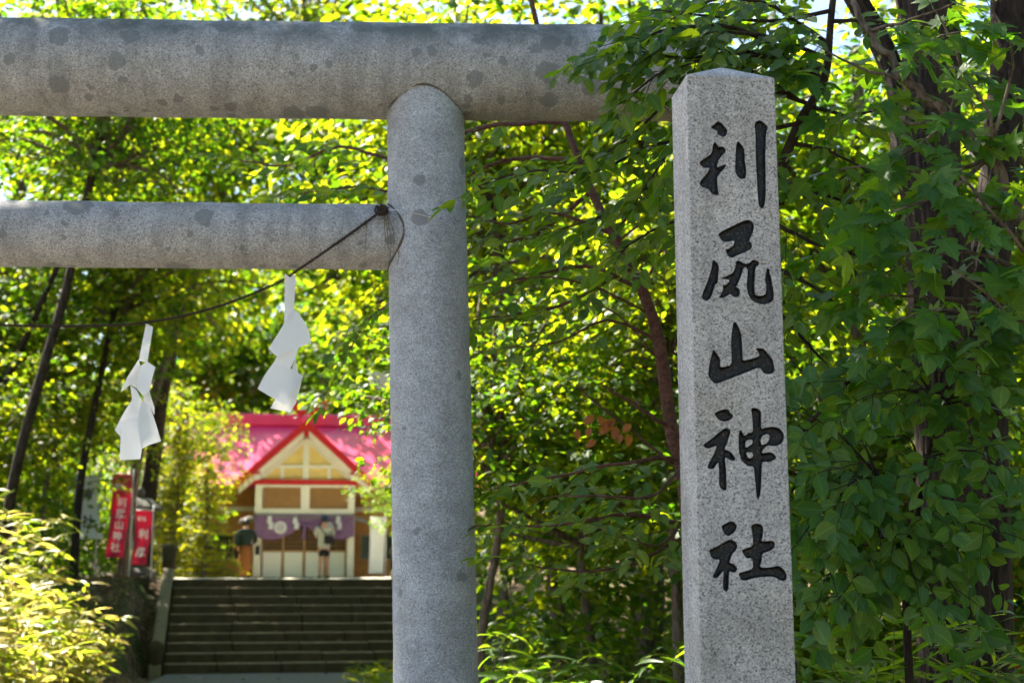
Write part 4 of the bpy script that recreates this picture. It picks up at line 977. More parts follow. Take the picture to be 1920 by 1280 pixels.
T_BG = (np.array([(0, 0, 0), (0.26, 0.32, 0.05), (0.24, 0.68, 0.03), (0, 1, -0.10), (-0.24, 0.68, 0.03), (-0.26, 0.32, 0.05)], float), np.array([(0, 1, 5), (1, 2, 4), (1, 4, 5), (2, 3, 4)]))
T_FAR = (np.array([(0, 0, 0), (0.34, 0.5, 0.06), (0, 1, -0.08), (-0.34, 0.5, 0.06)], float), np.array([(0, 1, 2), (0, 2, 3)]))
T_SASA = leaf_oval(0.085, 6, 0.03, 0.30, 0.75, 0, 0.05)
OVALS = [leaf_oval(0.33, 7, 0.10, 0.14, 0.85, 0.012), leaf_oval(0.30, 7, 0.07, 0.24, 0.8, 0.012), leaf_oval(0.36, 7, 0.14, 0.08, 0.88, 0.012)]
SPRAYS = [leaf_oval(0.27, 6, 0.08, 0.14, 0.8, 0.012, 0.10), leaf_oval(0.25, 6, 0.05, 0.22, 0.78, 0.012, 0.10), leaf_oval(0.30, 6, 0.10, 0.06, 0.85, 0.012, 0.10)]
MAPLES = [leaf_maple(0.14, 1), leaf_maple(0.26, 2), leaf_maple(0.05, 3)]

def norm(a): return a / (np.linalg.norm(a, axis=-1, keepdims=True) + 1e-9)
def frames(D, N):
    y = norm(D); z = norm(N - (N * y).sum(-1, keepdims=True) * y); x = np.cross(y, z)
    return np.stack([x, y, z], -1)             # columns
def place(tpl, P, D, N, Sc):
    V0, F0 = tpl; Rm = frames(D, N)
    V = np.einsum('nij,vj->nvi', Rm, V0) * np.asarray(Sc)[:, None, None] + P[:, None]
    F = F0[None] + (np.arange(len(P)) * len(V0))[:, None, None]
    return V.reshape(-1, 3), F.reshape(-1, 3)
def project(P):
    d = np.asarray(P) - np.array(EYE); zc = d[:, 1] * ct + d[:, 2] * st; yc = -d[:, 1] * st + d[:, 2] * ct
    return 960 + FPX * d[:, 0] / zc, 640 - FPX * yc / zc, zc

class Plant:
    jit = 0.33
    def __init__(s, seed): s.g = np.random.default_rng(seed); s.t = []; s.P = []; s.D = []; s.N = []; s.S = []
    def stem(s, pts, r0, r1, n=14, seg=6):
        Q = smooth_path(pts, n); Q[1:-1] += s.g.normal(0, r0 * 0.25, (n - 2, 3))
        s.t.append(tube_np(Q, np.linspace(r0, r1, n), seg)); return Q
    def leaf(s, p, d, n, sc): s.P.append(p); s.D.append(d); s.N.append(n); s.S.append(sc)
    def twig(s, o, d, L, leaf, gap, up, droop=0.25, r=0.0022):
        g = s.g; d = norm(np.array(d, float)); up = norm(np.array(up, float))
        n = max(4, int(L / gap)); pts = [np.array(o, float)]; dd = d.copy()
        for i in range(n):
            dd = norm(dd + np.array((0, 0, -droop / n)) + g.normal(0, 0.10, 3)); pts.append(pts[-1] + dd * L / n)
        s.t.append(tube_np(np.array(pts), np.linspace(r, r * 0.4, n + 1), 4))
        sd = np.cross(dd, up); sd = norm(sd)
        for i in range(1, n + 1):
            t = norm(pts[i] - pts[i-1]); side = (1 if i % 2 else -1)
            di = norm(t * 0.75 + sd * side * g.uniform(0.5, 1.0) + np.array((0, 0, -0.25)) * g.uniform(0, 1.4) + g.normal(0, 0.14, 3))
            s.leaf(pts[i] + di * leaf * 0.1, di, norm(up + g.normal(0, s.jit, 3)), leaf * g.uniform(0.45, 1.3))
        s.leaf(pts[-1], norm(dd + g.normal(0, 0.2, 3)), norm(up + g.normal(0, 0.3, 3)), leaf * g.uniform(0.7, 1.0))
    def branch(s, pts, r0, tw_gap, tw_len, leaf, gap, up=(0, -0.35, 1), n=None, droop=0.25, start=0.1, spread=1.0):
        """pts: 3D points. side twigs alternate along it"""
        L = float(np.linalg.norm(np.diff(np.array([tuple(p) for p in pts]), axis=0), axis=1).sum()); n = max(8, int(L / 0.08))
        Q = s.stem(pts, r0, r0 * 0.3, n)
        m = max(2, int(L / tw_gap)); g = s.g; up = np.array(up, float)
        for k in range(m):
            f = start + (1 - start) * (k + g.uniform(0, 0.8)) / m; i = min(int(f * (n - 1)), n - 2)
            t = norm(Q[i+1] - Q[i]); sd = norm(np.cross(t, up)) * (1 if k % 2 else -1)
            d = norm(t * g.uniform(0.4, 0.9) + sd * g.uniform(0.6, 1.1) * spread + g.normal(0, 0.15, 3))
            s.twig(Q[i], d, tw_len * g.uniform(0.6, 1.25) * (1.1 - 0.5 * f), leaf, gap, up + g.normal(0, 0.15, 3), droop)
        s.twig(Q[-1], Q[-1] - Q[-2], tw_len * 0.8, leaf, gap, up, droop)
    def finish(s, root, tpls, mat, bmat, indiv=300, stems='branches', org=None):
        o = np.array(root.location if org is None else org)
        V, F = merge_np(s.t); link(stems, mesh_np(stems, V - o, F, True), bmat, root)
        P = np.array(s.P); D = np.array(s.D); N = np.array(s.N); Sc = np.array(s.S)
        x, y, zc = project(P + D * Sc[:, None] * 0.5)
        vis = (x > -10) & (x < 1930) & (y > -10) & (y < 1290)
        size = Sc / zc * vis; order = np.argsort(-size); k = min(indiv, int(vis.sum()))
        one = order[:k]; rest = order[k:]
        mes = []
        for j, (v, f) in enumerate(tpls):
            mes.append(mesh_np('leaf', v, f)); mes[-1].materials.append(mat); set_uv(mes[-1], v[:, :2])
        Rm = frames(D, N)
        for i in one:
            lf = bpy.data.objects.new('leaf', mes[i % len(mes)]); C.objects.link(lf); lf.parent = root
            M4 = Matrix.Identity(4)
            for a in range(3):
                for b_ in range(3): M4[a][b_] = Rm[i][a][b_] * Sc[i]
                M4[a][3] = P[i][a] - o[a]
            lf.matrix_local = M4
        if len(rest):
            pr = []; uvs = []
            for j, tp in enumerate(tpls):
                q = rest[rest % len(tpls) == j]
                if len(q): pr.append(place(tp, P[q] - o, D[q], N[q], Sc[q])); uvs.append(np.tile(tp[0][:, :2], (len(q), 1)))
            V, F = merge_np(pr); fo = tag(link('foliage', mesh_np('foliage', V, F), mat, root), kind='stuff'); set_uv(fo.data, np.concatenate(uvs))
        return len(P)

# ------------------------------------------------------------------ big rough trunks at the right (one old tree with several stems)
def furrowed(pts, radii, seg, seed, amp):
    g = np.random.default_rng(seed); n = 150
    Q = smooth_path(pts, n); r = np.interp(np.linspace(0, 1, n), np.linspace(0, 1, len(radii)), radii)
    V, F = tube_np(Q, r, seg); a = np.linspace(0, 2*np.pi, seg, endpoint=False)
    z = np.linspace(0, 1, n)[:, None]; w = np.zeros((n, seg))
    for _ in range(16):
        k = g.integers(5, 26); w += g.uniform(0.4, 1) * np.sin(k * a[None] + g.uniform(0, 6) + g.normal(0, 4) * z + 0.9 * np.sin(z * g.uniform(8, 40) + g.uniform(0, 6)))
    w = np.abs(w / 3.0); w = np.clip(w, 0, 1.2)
    low = sum(np.sin(k * a[None] + ph + 3 * z) for k, ph in ((2, 1.0), (3, 2.0), (5, 0.4))) * 0.03
    d = V.reshape(n, seg, 3) - Q[:, None]
    d = d * (1 + (w * amp / r[:, None]) + low)[:, :, None]
    return (Q[:, None] + d).reshape(-1, 3), F
b0 = at(1790, 1280, 7.6); bx, by = b0.x, b0.y
old = empty('old_tree', (bx, by, 0), 0, 'huge old tree with rough dark furrowed trunks behind the stone pillar', 'tree')
oo = np.array((bx, by, 0.0))
def P3(*l): return [np.array(at(*q)) - oo for q in l]
V, F = furrowed([(0, 0, -0.3), (0.0, 0, 0.6)] + P3((1782, 900, 7.6), (1770, 600, 7.6), (1745, 300, 7.65), (1735, 0, 7.7)) + [(-0.3, 0.4, 7.5), (-0.6, 0.9, 10.5)], [0.24, 0.18, 0.16, 0.155, 0.15, 0.145, 0.14, 0.10], 110, 1, 0.022)
link('trunk', mesh_np('trunk', V, F, True), M_BARK, old)
V, F = furrowed([(0.12, 0.05, 0.2)] + P3((1842, 640, 7.8), (1865, 420, 7.9), (1885, 200, 8.0), (1890, 0, 8.1)) + [(0.9, 1.0, 8.0), (1.3, 1.5, 10.5)], [0.16, 0.11, 0.10, 0.095, 0.09, 0.08, 0.06], 80, 2, 0.016)
link('trunk', mesh_np('trunk', V, F, True), M_BARK, old)
V, F = furrowed(P3((1775, 560, 7.6), (1700, 300, 7.9), (1640, 60, 8.2)) + [(-1.2, 0.9, 7.0), (-2.2, 1.9, 9.5)], [0.08, 0.065, 0.055, 0.05, 0.04], 60, 3, 0.012)
link('limb', mesh_np('limb', V, F, True), M_BARK, old)
for tip, r0 in (((-3.8, 3.5, 9.6), 0.11), ((-2.5, -1.2, 9.2), 0.08), ((2.4, -1.5, 8.8), 0.1), ((-5.0, 1.0, 9.4), 0.1), ((3.0, 3.0, 9.5), 0.1), ((-6.8, 3.4, 10.2), 0.1)):
    Q = smooth_path([(-0.2, 0.3, 6.3), (tip[0]*0.45, tip[1]*0.45, 6.3 + (tip[2]-6.3)*0.65), tip], 12)
    V, F = tube_np(Q, np.linspace(r0, 0.03, 12), 8); link('limb', mesh_np('limb', V, F, True), M_BARK, old)

# ------------------------------------------------------------------ crowns
def crown_leaves(g, c, rad, nspray, per, leaf, disc=(0.45, 0.9), shell=0.55, flat=0.10, tilt=0.35):
    d = norm(g.normal(0, 1, (nspray, 3))); d[:, 2] = d[:, 2] * 0.9 + 0.05
    rr = g.uniform(0, 1, nspray) ** shell
    ctr = np.array(c) + d * rr[:, None] * np.array(rad)
    N = norm(np.array((0, 0, 1.0)) + d * tilt + g.normal(0, 0.18, (nspray, 3)))
    a = norm(np.cross(N, np.array((0.3, 0.9, 0.1)))); b_ = np.cross(N, a)
    Rd = g.uniform(*disc, nspray)
    u = g.uniform(0, 1, (nspray, per)) ** 0.5 * Rd[:, None]; th = g.uniform(0, 2*np.pi, (nspray, per))
    th = th + 0.5 * np.sin(5 * th)                       # fan into branchlets
    rad_d = np.cos(th)[..., None] * a[:, None] + np.sin(th)[..., None] * b_[:, None]
    P = ctr[:, None] + rad_d * u[..., None] + N[:, None] * (g.normal(0, flat, (nspray, per)) * Rd[:, None])[..., None] - np.array((0, 0, 1.0)) * (0.25 * u ** 2)[..., None]
    D = rad_d + g.normal(0, 0.45, P.shape) + np.array((0, 0, -0.25))
    Nn = N[:, None] + g.normal(0, 0.42, P.shape)
    return P.reshape(-1, 3), D.reshape(-1, 3), Nn.reshape(-1, 3), leaf * g.uniform(0.6, 1.25, nspray * per), ctr
def make_crown(seed, rad, nspray, per, leaf, tpl=T_BG, **k):
    g = np.random.default_rng(seed)
    P, D, N, Sc, ctr = crown_leaves(g, (0, 0, 0), rad, nspray, per, leaf, **k)
    V, F = place(tpl, P, D, N, Sc); me = mesh_np('crown', V, F)
    tubes = []
    for i in range(0, nspray, 3):
        c = ctr[i]; root = np.array((0, 0, max(min(c[2] * 0.4 - np.hypot(c[0], c[1]) * 0.5, rad[2] * 0.7), -rad[2] * 1.0)))
        mid = root * 0.45 + c * 0.55 + g.normal(0, 0.15, 3) + np.array((0, 0, 0.1))
        tubes.append(tube_np(smooth_path([root, mid, c], 7), np.linspace(0.045, 0.008, 7) * (0.5 + g.uniform(0, 0.8)), 5))
    V, F = merge_np(tubes)
    return me, mesh_np('limbs', V, F, True)
CROWNS = [make_crown(21, (2.3, 2.3, 2.6), 105, 62, 0.145), make_crown(22, (2.6, 2.4, 2.2), 110, 62, 0.135), make_crown(23, (2.0, 2.0, 2.9), 105, 62, 0.15), make_crown(24, (2.5, 2.6, 1.7), 100, 66, 0.135)]
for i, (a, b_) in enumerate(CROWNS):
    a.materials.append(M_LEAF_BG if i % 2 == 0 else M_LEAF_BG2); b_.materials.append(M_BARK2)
TRUNKS = {}
def tree(label, x, y, zc, sc, r, var, lean=(0, 0), rz=None, bk=None, group=None, name='broadleaf_tree', top=0.6, szs=1.0):
    gz = float(ground_z(x, y)); e = empty(name, (x, y, gz), 0, label, 'tree', group)
    g = np.random.default_rng(int(abs(x * 131 + y * 17)) + var)
    h = zc - gz
    pts = [(0, 0, -0.3), (lean[0] * 0.15 + g.normal(0, .06), lean[1] * 0.15, h * 0.3), (lean[0] * 0.55 + g.normal(0, .08), lean[1] * 0.55, h * 0.65), (lean[0], lean[1], h), (lean[0] * 1.1, lean[1] * 1.1, h + sc * 2.0 * top)]
    V, F = wob_tube(smooth_path(pts, 40), r, r * 0.45, 14, int(g.integers(1e6)), r * 0.12)
    link('trunk', mesh_np('trunk', V, F, True), bk or M_BARK2, e)
    rz = g.uniform(0, 6.28) if rz is None else rz
    for me, nm in zip(CROWNS[var], ('crown', 'limbs')):
        o = link(nm, me, None, e); o.location = (lean[0], lean[1], h); o.scale = (sc, sc, sc * szs); o.rotation_euler = (0, 0, rz)
    return e

# old tree's own high crown, shading the gate
for k, (dx, dy, dz, sc, v) in enumerate([(-5.9, 4.2, 11.2, 1.0, 1), (-6.8, 2.4, 10.6, 1.0, 0), (1.6, 3.2, 11.6, 0.9, 2), (3.4, 0.2, 9.4, 0.8, 3), (-6.3, 1.5, 9.9, 0.85, 3), (-7.8, 5.2, 11.0, 1.0, 1)]):
    o = link('crown', CROWNS[v][0], None, old); o.location = (dx, dy, dz); o.scale = (sc,) * 3; o.rotation_euler = (0, 0, k * 1.3)

TREES = [  # label, x, y, crown z, scale, trunk r, variant, lean
 ('dark multi-branched tree at the left edge beside the rope', -6.22, 17.5, 8.0, 0.9, 0.075, 1, (0.9, 0.5), None, M_BARK),
 ('slanting tree above the white banner at the left', -7.6, 25.0, 7.4, 1.0, 0.08, 0, (0.5, 0.4), None, M_BARK),
 ('thick dark trunk tree rising beside the tall red banner', -8.25, 32.2, 9.4, 1.4, 0.20, 2, (1.5, -2.4), None, M_BARK),
 ('tall tree behind the white banner at the left', -9.6, 25.5, 6.5, 1.3, 0.15, 3, (0.3, 0)),
 ('leafy tree hanging over the left end of the shrine roof', -8.4, 35.0, 5.0, 0.72, 0.09, 0, (0.35, -0.2)),
 ('broad tree behind the stone lantern', -14.0, 31.5, 6.5, 1.45, 0.18, 0, (0.2, 0)),
 ('dark leafy tree standing before the right end of the shrine', -2.5, 33.0, 3.6, 0.45, 0.07, 1, (-0.1, 0)),
 ('tree with branches reaching over the red ridge from the right', -0.9, 37.0, 9.0, 1.25, 0.15, 0, (-0.9, -1.0)),
 ('pale leaning trunk tree directly right of the stone column', 0.55, 15.5, 6.4, 1.1, 0.10, 2, (-0.9, 0.2)),
 ('pale thick trunk tree just left of the stone pillar', 1.55, 17.0, 7.2, 1.3, 0.17, 1, (0.15, 0.3)),
 ('thin upright sapling right of the stone column', -0.12, 19.0, 4.8, 0.8, 0.05, 3, (0.05, 0)),
 ('slim tree in the gap between column and pillar', 0.75, 24.0, 6.5, 1.35, 0.14, 0, (-0.3, 0)),
 ('tree seen between pillar and rough trunks', 3.6, 15.0, 6.0, 1.15, 0.12, 3, (0.2, 0)),
 ('sunlit tree behind the rough trunks at the far right', 6.4, 18.0, 6.0, 1.35, 0.16, 2, (-0.2, 0)),
 ('tree at the far right edge behind the rough trunks', 5.1, 12.5, 5.4, 0.95, 0.11, 1, (0.2, 0)),
 ('low leafy tree close behind the stone column', -0.25, 12.5, 3.2, 0.62, 0.045, 3, (0.1, 0)),
 ('low bright tree halfway between column and pillar', 0.75, 13.5, 2.6, 0.62, 0.05, 0, (-0.1, 0)),
 ('low tree close left of the stone pillar', 1.35, 12.0, 3.9, 0.62, 0.05, 2, (0.0, 0)),
 ('low tree right of the pillar below the maple', 2.75, 11.5, 2.6, 0.6, 0.05, 1, (0.0, 0)),
 ('sunlit low tree at the right edge behind the shrub', 4.3, 13.5, 2.6, 0.75, 0.06, 0, (0.1, 0)),
 ('high tree whose crown fills the gap under the lintel left of the column', -1.2, 20.5, 7.6, 1.15, 0.09, 1, (-1.3, 0.3)),
 ('airy tree filling the view above the tie beam', -8.0, 29.5, 11.8, 1.3, 0.12, 3, (2.4, 0)),
 ('tree leaning in over the rope from the left edge', -8.9, 23.0, 9.4, 1.2, 0.065, 3, (2.6, -0.5), None, M_BARK),
 ('tall tree whose top shows over the lintel near the column', -1.52, 27.0, 12.6, 1.35, 0.13, 0, (-2.6, 0.5)),
 ('very tall tree at the left seen above the lintel', -12.0, 31.0, 13.2, 1.75, 0.2, 0, (1.5, 0)),
 ('low leafy tree behind the bamboo grass at the left edge', -8.3, 21.0, 3.6, 0.75, 0.06, 2, (0.3, 0)),
 ('low sunlit tree left of the tall red banner', -8.9, 27.0, 4.6, 0.8, 0.07, 0, (0.2, 0)),
 ('tall tree filling the view between tie beam and lintel', -4.5, 52.0, 13.0, 1.9, 0.2, 1, (0.0, 0)),
 ('tall tree behind the shrine seen left under the lintel', -14.5, 53.0, 12.5, 1.9, 0.2, 2, (0.4, 0)),
 ('tall tree right behind the shrine roof', -1.5, 48.5, 11.0, 1.7, 0.2, 0, (0, 0)),
]
for t in TREES: tree(*t)

# ------------------------------------------------------------------ stuff: far wood, added unseen shade crowns, undergrowth
g = np.random.default_rng(77); parts = []
for k in range(200):
    Y_ = g.uniform(47, 95); X_ = g.uniform(-0.55 * Y_ - 6, 0.55 * Y_ + 6); gz = float(ground_z(X_, Y_)); hh = g.uniform(3, 16) + (4 if Y_ > 65 else 0)
    if Y_ < 62 and -26 < X_ < -4: hh = min(hh, 8)
    P, D, N, Sc, _ = crown_leaves(g, (X_, Y_, gz + hh), (g.uniform(2.4, 3.8),) * 2 + (g.uniform(2.8, 4.5),), 30, 36, 0.38, disc=(0.9, 1.7))
    parts.append(place(T_FAR, P, D, N, Sc))
for k in range(90):
    Y_ = g.uniform(24, 48); X_ = g.choice([g.uniform(0.5, 0.5 * Y_), -11 - max(0, Y_ - 34) * 0.6 - g.uniform(0, 0.35 * Y_)]); gz = float(ground_z(X_, Y_)); hh = g.uniform(2.5, 9)
    P, D, N, Sc, _ = crown_leaves(g, (X_, Y_, gz + hh), (g.uniform(1.8, 2.8),) * 2 + (g.uniform(2, 3.2),), 36, 42, 0.22, disc=(0.6, 1.1))
    parts.append(place(T_FAR, P, D, N, Sc))
for k in range(34):  # unseen crowns right of and behind the camera, added to darken right-hand sides
    X_ = g.uniform(6.5, 20); Y_ = g.uniform(-14, 8); gz = float(ground_z(X_, Y_)); hh = g.uniform(2.5, 9)
    P, D, N, Sc, _ = crown_leaves(g, (X_, Y_, gz + hh), (2.4, 2.4, 2.8), 30, 34, 0.28, disc=(0.7, 1.3))
    parts.append(place(T_FAR, P, D, N, Sc))
V, F = merge_np(parts)
tag(link('woodland', mesh_np('woodland', V, F), M_LEAF_BG2), 'sunlit green wood filling the distance behind the gate, with added unseen shading crowns to the right', 'woodland', kind='stuff')
parts = []
for k in range(120):
    Y_ = g.uniform(10.5, 24); X_ = g.uniform(-0.02 * Y_ + 0.1, 0.42 * Y_); gz = float(ground_z(X_, Y_)); hh = g.uniform(0.3, 2.6)
    P, D, N, Sc, _ = crown_leaves(g, (X_, Y_, gz + hh), (0.9, 0.9, 0.7), 9, 34, 0.125, disc=(0.35, 0.7))
    parts.append(place(T_BG, P, D, N, Sc))
for k in range(70):
    Y_ = g.uniform(15, 34); X_ = -6.6 - 0.05 * (Y_ - 15) - g.uniform(0, 0.3 * Y_)
    if 105 < 960 + 2705 * X_ / Y_ < 345: continue
    gz = float(ground_z(X_, Y_)); hh = g.uniform(0.2, 1.6)
    P, D, N, Sc, _ = crown_leaves(g, (X_, Y_, gz + hh), (1.0, 1.0, 0.8), 9, 34, 0.13, disc=(0.35, 0.7))
    parts.append(place(T_BG, P, D, N, Sc))
for k in range(46):
    Y_ = g.uniform(34, 43); X_ = Y_ * (g.uniform(40, 345) - 960) / 2705; gz = float(ground_z(X_, Y_)); hh = g.uniform(0.3, 3.4)
    P, D, N, Sc, _ = crown_leaves(g, (X_, Y_, gz + hh), (1.2, 1.2, 1.0), 10, 34, 0.17, disc=(0.4, 0.8))
    parts.append(place(T_BG, P, D, N, Sc))
V, F = merge_np(parts)
tag(link('undergrowth', mesh_np('undergrowth', V, F), M_LEAF_BG2), 'low leafy undergrowth among the trees', 'undergrowth', kind='stuff')

# ------------------------------------------------------------------ foreground plants
def A(*l): return [np.array(at(*q)) for q in l]
def gpt(px, Y):
    p = at(px, 1095, Y); return np.array((p.x, Y, float(ground_z(p.x, Y)) - 0.1))
# slender tree with reddish trunk
p0 = gpt(1335, 7.4)
slender = empty('slender_tree', tuple(p0), 0, 'slender tree with reddish trunk leaning left between column and pillar', 'tree')
pl = Plant(31); pl.jit = 0.45
Q = smooth_path([p0] + A((1290, 960, 7.4), (1258, 800, 7.4), (1235, 640, 7.45), (1205, 545, 7.5), (1150, 440, 7.6), (1110, 360, 7.8), (1060, 230, 8.2), (1010, 60, 8.6), (960, -160, 9.0)), 60)
V, F = wob_tube(Q - p0, 0.042, 0.014, 16, 4, 0.003); link('trunk', mesh_np('trunk', V, F, True), M_BARK_RED, slender)
def br(pl, pts, r, tg=0.075, tl=0.40, lf=0.092, gap=0.045, **k): pl.branch(A(*pts), r, tg, tl, lf, gap, **k)
br(pl, [(1205,545,7.5),(1100,500,7.6),(980,520,7.8),(890,535,8.0)], 0.014)
br(pl, [(1180,500,7.5),(1060,570,7.5),(960,590,7.7),(890,600,7.8)], 0.012)
br(pl, [(1150,440,7.6),(1040,400,7.7),(950,420,7.9),(880,400,8.1)], 0.012)
br(pl, [(1060,230,8.2),(900,240,8.7),(760,300,9.0),(640,275,9.3),(540,310,9.5),(450,300,9.7)], 0.018, 0.15, 0.5)
br(pl, [(1085,300,8.0),(950,300,8.4),(800,360,8.7),(660,350,8.9),(560,365,9.1)], 0.014)
br(pl, [(1110,360,7.8),(1000,440,8.0),(880,470,8.3),(780,540,8.6),(690,600,8.8),(640,690,8.9)], 0.014)
br(pl, [(1235,640,7.45),(1140,600,7.4),(1050,640,7.3),(960,650,7.4)], 0.010, 0.2)
br(pl, [(1270,860,7.3),(1180,865,7.2),(1060,890,7.3),(930,915,7.5)], 0.013, 0.10, 0.36)
br(pl, [(1285,985,7.2),(1170,965,7.0),(1040,985,7.1),(910,985,7.4)], 0.013, 0.10, 0.36)
br(pl, [(1290,1000,7.2),(1180,1060,7.0),(1080,1070,7.0),(1000,1060,7.0)], 0.010, 0.11, 0.36)
br(pl, [(1275,880,7.3),(1220,930,6.9),(1130,930,6.8),(1040,930,6.9)], 0.010, 0.11, 0.34, 0.085)
br(pl, [(1290,960,7.3),(1240,1020,6.8),(1180,1010,6.7)], 0.008, 0.11, 0.34, 0.085)
br(pl, [(1150,440,7.6),(1200,380,7.3),(1250,330,7.1),(1300,280,7.0)], 0.012)
br(pl, [(1205,545,7.5),(1240,470,7.3),(1280,430,7.1)], 0.009)
for pts, r in (([(1258,805,7.4),(1200,765,7.3),(1130,722,7.2)], 0.012), ([(1262,870,7.4),(1200,820,7.3),(1100,740,7.1),(1080,720,7.1)], 0.008), ([(1220,590,7.5),(1120,540,7.3),(1000,520,7.2),(900,570,7.2)], 0.007), ([(1160,450,7.6),(1230,400,7.3),(1290,360,7.2)], 0.008), ([(1240,680,7.4),(1170,600,7.1),(1100,560,7.0)], 0.006)):
    pl.stem(A(*pts), r, r * 0.4, 16)
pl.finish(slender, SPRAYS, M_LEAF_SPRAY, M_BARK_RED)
og = np.random.default_rng(5); mo = mesh_np('leaf', *OVALS[0]); mo.materials.append(M_LEAF_ORANGE)
for k in range(14):
    p = np.array(at(1150 + og.normal(0, 34), 800 + og.normal(0, 16), 7.2 + og.normal(0, .05))); d = norm(np.array((og.normal(0, .6), -0.2, -0.7))); n_ = norm(np.array((og.normal(0, .3), -1, .5)))
    lf = bpy.data.objects.new('leaf', mo); C.objects.link(lf); lf.parent = slender; Rm = frames(d[None], n_[None])[0]
    M4 = Matrix.Identity(4); sc = og.uniform(.05, .075)
    for a in range(3):
        for b_ in range(3): M4[a][b_] = Rm[a][b_] * sc
        M4[a][3] = p[a] - p0[a]
    lf.matrix_local = M4; lf['label'] = 'leaf turned orange'
# young tree behind the pillar, branches over the lintel
p0 = gpt(1400, 6.3)
young = empty('young_tree', tuple(p0), 0, 'young tree behind the pillar whose dark sprays hang over the lintel', 'tree')
pl = Plant(33); pl.jit = 0.5
Q = smooth_path([p0] + A((1405,700,6.3),(1440,400,6.25),(1500,230,6.2),(1545,150,6.2),(1560,20,6.2),(1580,-160,6.3)), 50)
V, F = wob_tube(Q - p0, 0.032, 0.012, 14, 8, 0.002); link('trunk', mesh_np('trunk', V, F, True), M_BARK, young)
for pts in ([(1545,150,6.2),(1420,100,6.15),(1280,110,6.1),(1190,95,6.1),(1150,105,6.1)], [(1530,200,6.2),(1380,150,6.2),(1270,180,6.2),(1200,240,6.2),(1130,290,6.2),(1060,310,6.3)],
            [(1500,230,6.2),(1350,260,6.3),(1230,270,6.4),(1120,320,6.5),(1000,320,6.6),(910,345,6.8)], [(1480,300,6.2),(1330,330,6.3),(1220,350,6.4),(1140,400,6.5),(1050,430,6.6)],
            [(1380,150,6.2),(1290,230,6.1),(1230,320,6.1),(1180,400,6.2)], [(1470,380,6.2),(1340,400,6.3),(1250,420,6.5),(1160,470,6.6)],
            [(1560,20,6.2),(1450,40,6.2),(1330,30,6.2),(1240,20,6.2)], [(1560,-60,6.2),(1450,-20,6.3),(1350,-10,6.3)], [(1500,190,6.2),(1380,120,6.0),(1290,120,5.9),(1220,150,5.9),(1170,190,5.95)], [(1520,140,6.2),(1400,60,6.0),(1290,50,5.95),(1200,70,5.95),(1160,80,5.95)], [(1550,110,6.2),(1450,70,6.0),(1360,60,5.9),(1280,70,5.9),(1240,90,5.9)], [(1550,80,6.2),(1440,10,6.0),(1340,0,5.9),(1250,40,5.9)], [(1550,130,6.2),(1450,110,6.0),(1370,100,5.9),(1300,60,5.9)], [(1560,40,6.2),(1640,40,6.2),(1720,70,6.1)],
            [(1520,200,6.2),(1590,215,6.1),(1660,205,6.0)], [(1490,270,6.2),(1560,285,6.1),(1640,330,6.0)], [(1470,350,6.2),(1560,370,6.1),(1640,400,6.1)], [(1455,420,6.2),(1540,460,6.1),(1620,480,6.1)], [(1450,500,6.2),(1530,540,6.1),(1600,600,6.0)], [(1440,560,6.2),(1510,640,6.1),(1560,690,6.1)]):
    pl.branch(A(*pts), 0.011, 0.065, 0.36, 0.090, 0.042, up=(-0.1, -0.5, 1), droop=0.5)
pl.finish(young, SPRAYS, M_LEAF_SPRAY, M_BARK)
# maple reaching in from the right edge
p0 = gpt(2060, 5.7)
maple = empty('maple_tree', tuple(p0), 0, 'maple with large lobed leaves reaching in from the right edge', 'tree')
pl = Plant(35); pl.jit = 0.5
pl.stem([p0] + A((2040,1000,5.7),(2000,700,5.65),(1960,530,5.6),(1905,400,5.65),(1850,300,5.7),(1780,225,5.8),(1700,150,5.9),(1630,60,6.0),(1580,-40,6.1)), 0.045, 0.012, 60, 10)
for pts in ([(1985,620,5.7),(1920,562,5.8),(1800,562,5.8),(1690,556,5.8),(1590,553,5.9)], [(1905,400,5.65),(1800,420,5.7),(1700,430,5.8),(1600,450,5.9)], [(1850,300,5.7),(1750,330,5.8),(1640,310,5.9),(1560,320,6.0)],
            [(1780,225,5.8),(1700,230,5.8),(1620,200,5.9)], [(1960,530,5.6),(1880,420,5.5),(1800,330,5.5),(1760,300,5.5)], [(1990,680,5.7),(1880,600,5.6),(1760,610,5.6),(1680,640,5.7)], [(1700,150,5.9),(1620,130,5.9),(1540,90,6.0)],
            [(1850,300,5.7),(1880,200,5.6),(1900,100,5.6),(1860,20,5.6)], [(1780,225,5.8),(1800,120,5.8),(1760,30,5.8)], [(1905,400,5.65),(1940,330,5.6),(1930,240,5.6)], [(1990,680,5.7),(1930,640,5.5),(1860,560,5.4),(1780,500,5.4)], [(1960,530,5.6),(1850,480,5.6),(1740,480,5.7),(1640,520,5.8)], [(1850,300,5.7),(1790,350,5.5),(1720,380,5.4),(1660,400,5.4)], [(1780,225,5.8),(1740,260,5.6),(1690,290,5.5)], [(1700,150,5.9),(1740,80,5.7),(1800,60,5.6)], [(1630,60,6.0),(1700,40,5.8),(1780,10,5.7)], [(1985,620,5.7),(1850,590,5.5),(1750,580,5.4),(1690,600,5.4)], [(1905,400,5.65),(1850,390,5.5),(1790,420,5.4)], [(1850,300,5.7),(1860,230,5.5),(1820,160,5.5)]):
    pl.branch(A(*pts), 0.010, 0.12, 0.27, 0.128, 0.09, up=(0, -0.6, 1), droop=0.6)
pl.finish(maple, MAPLES, M_LEAF_MAPLE, M_BARK2)
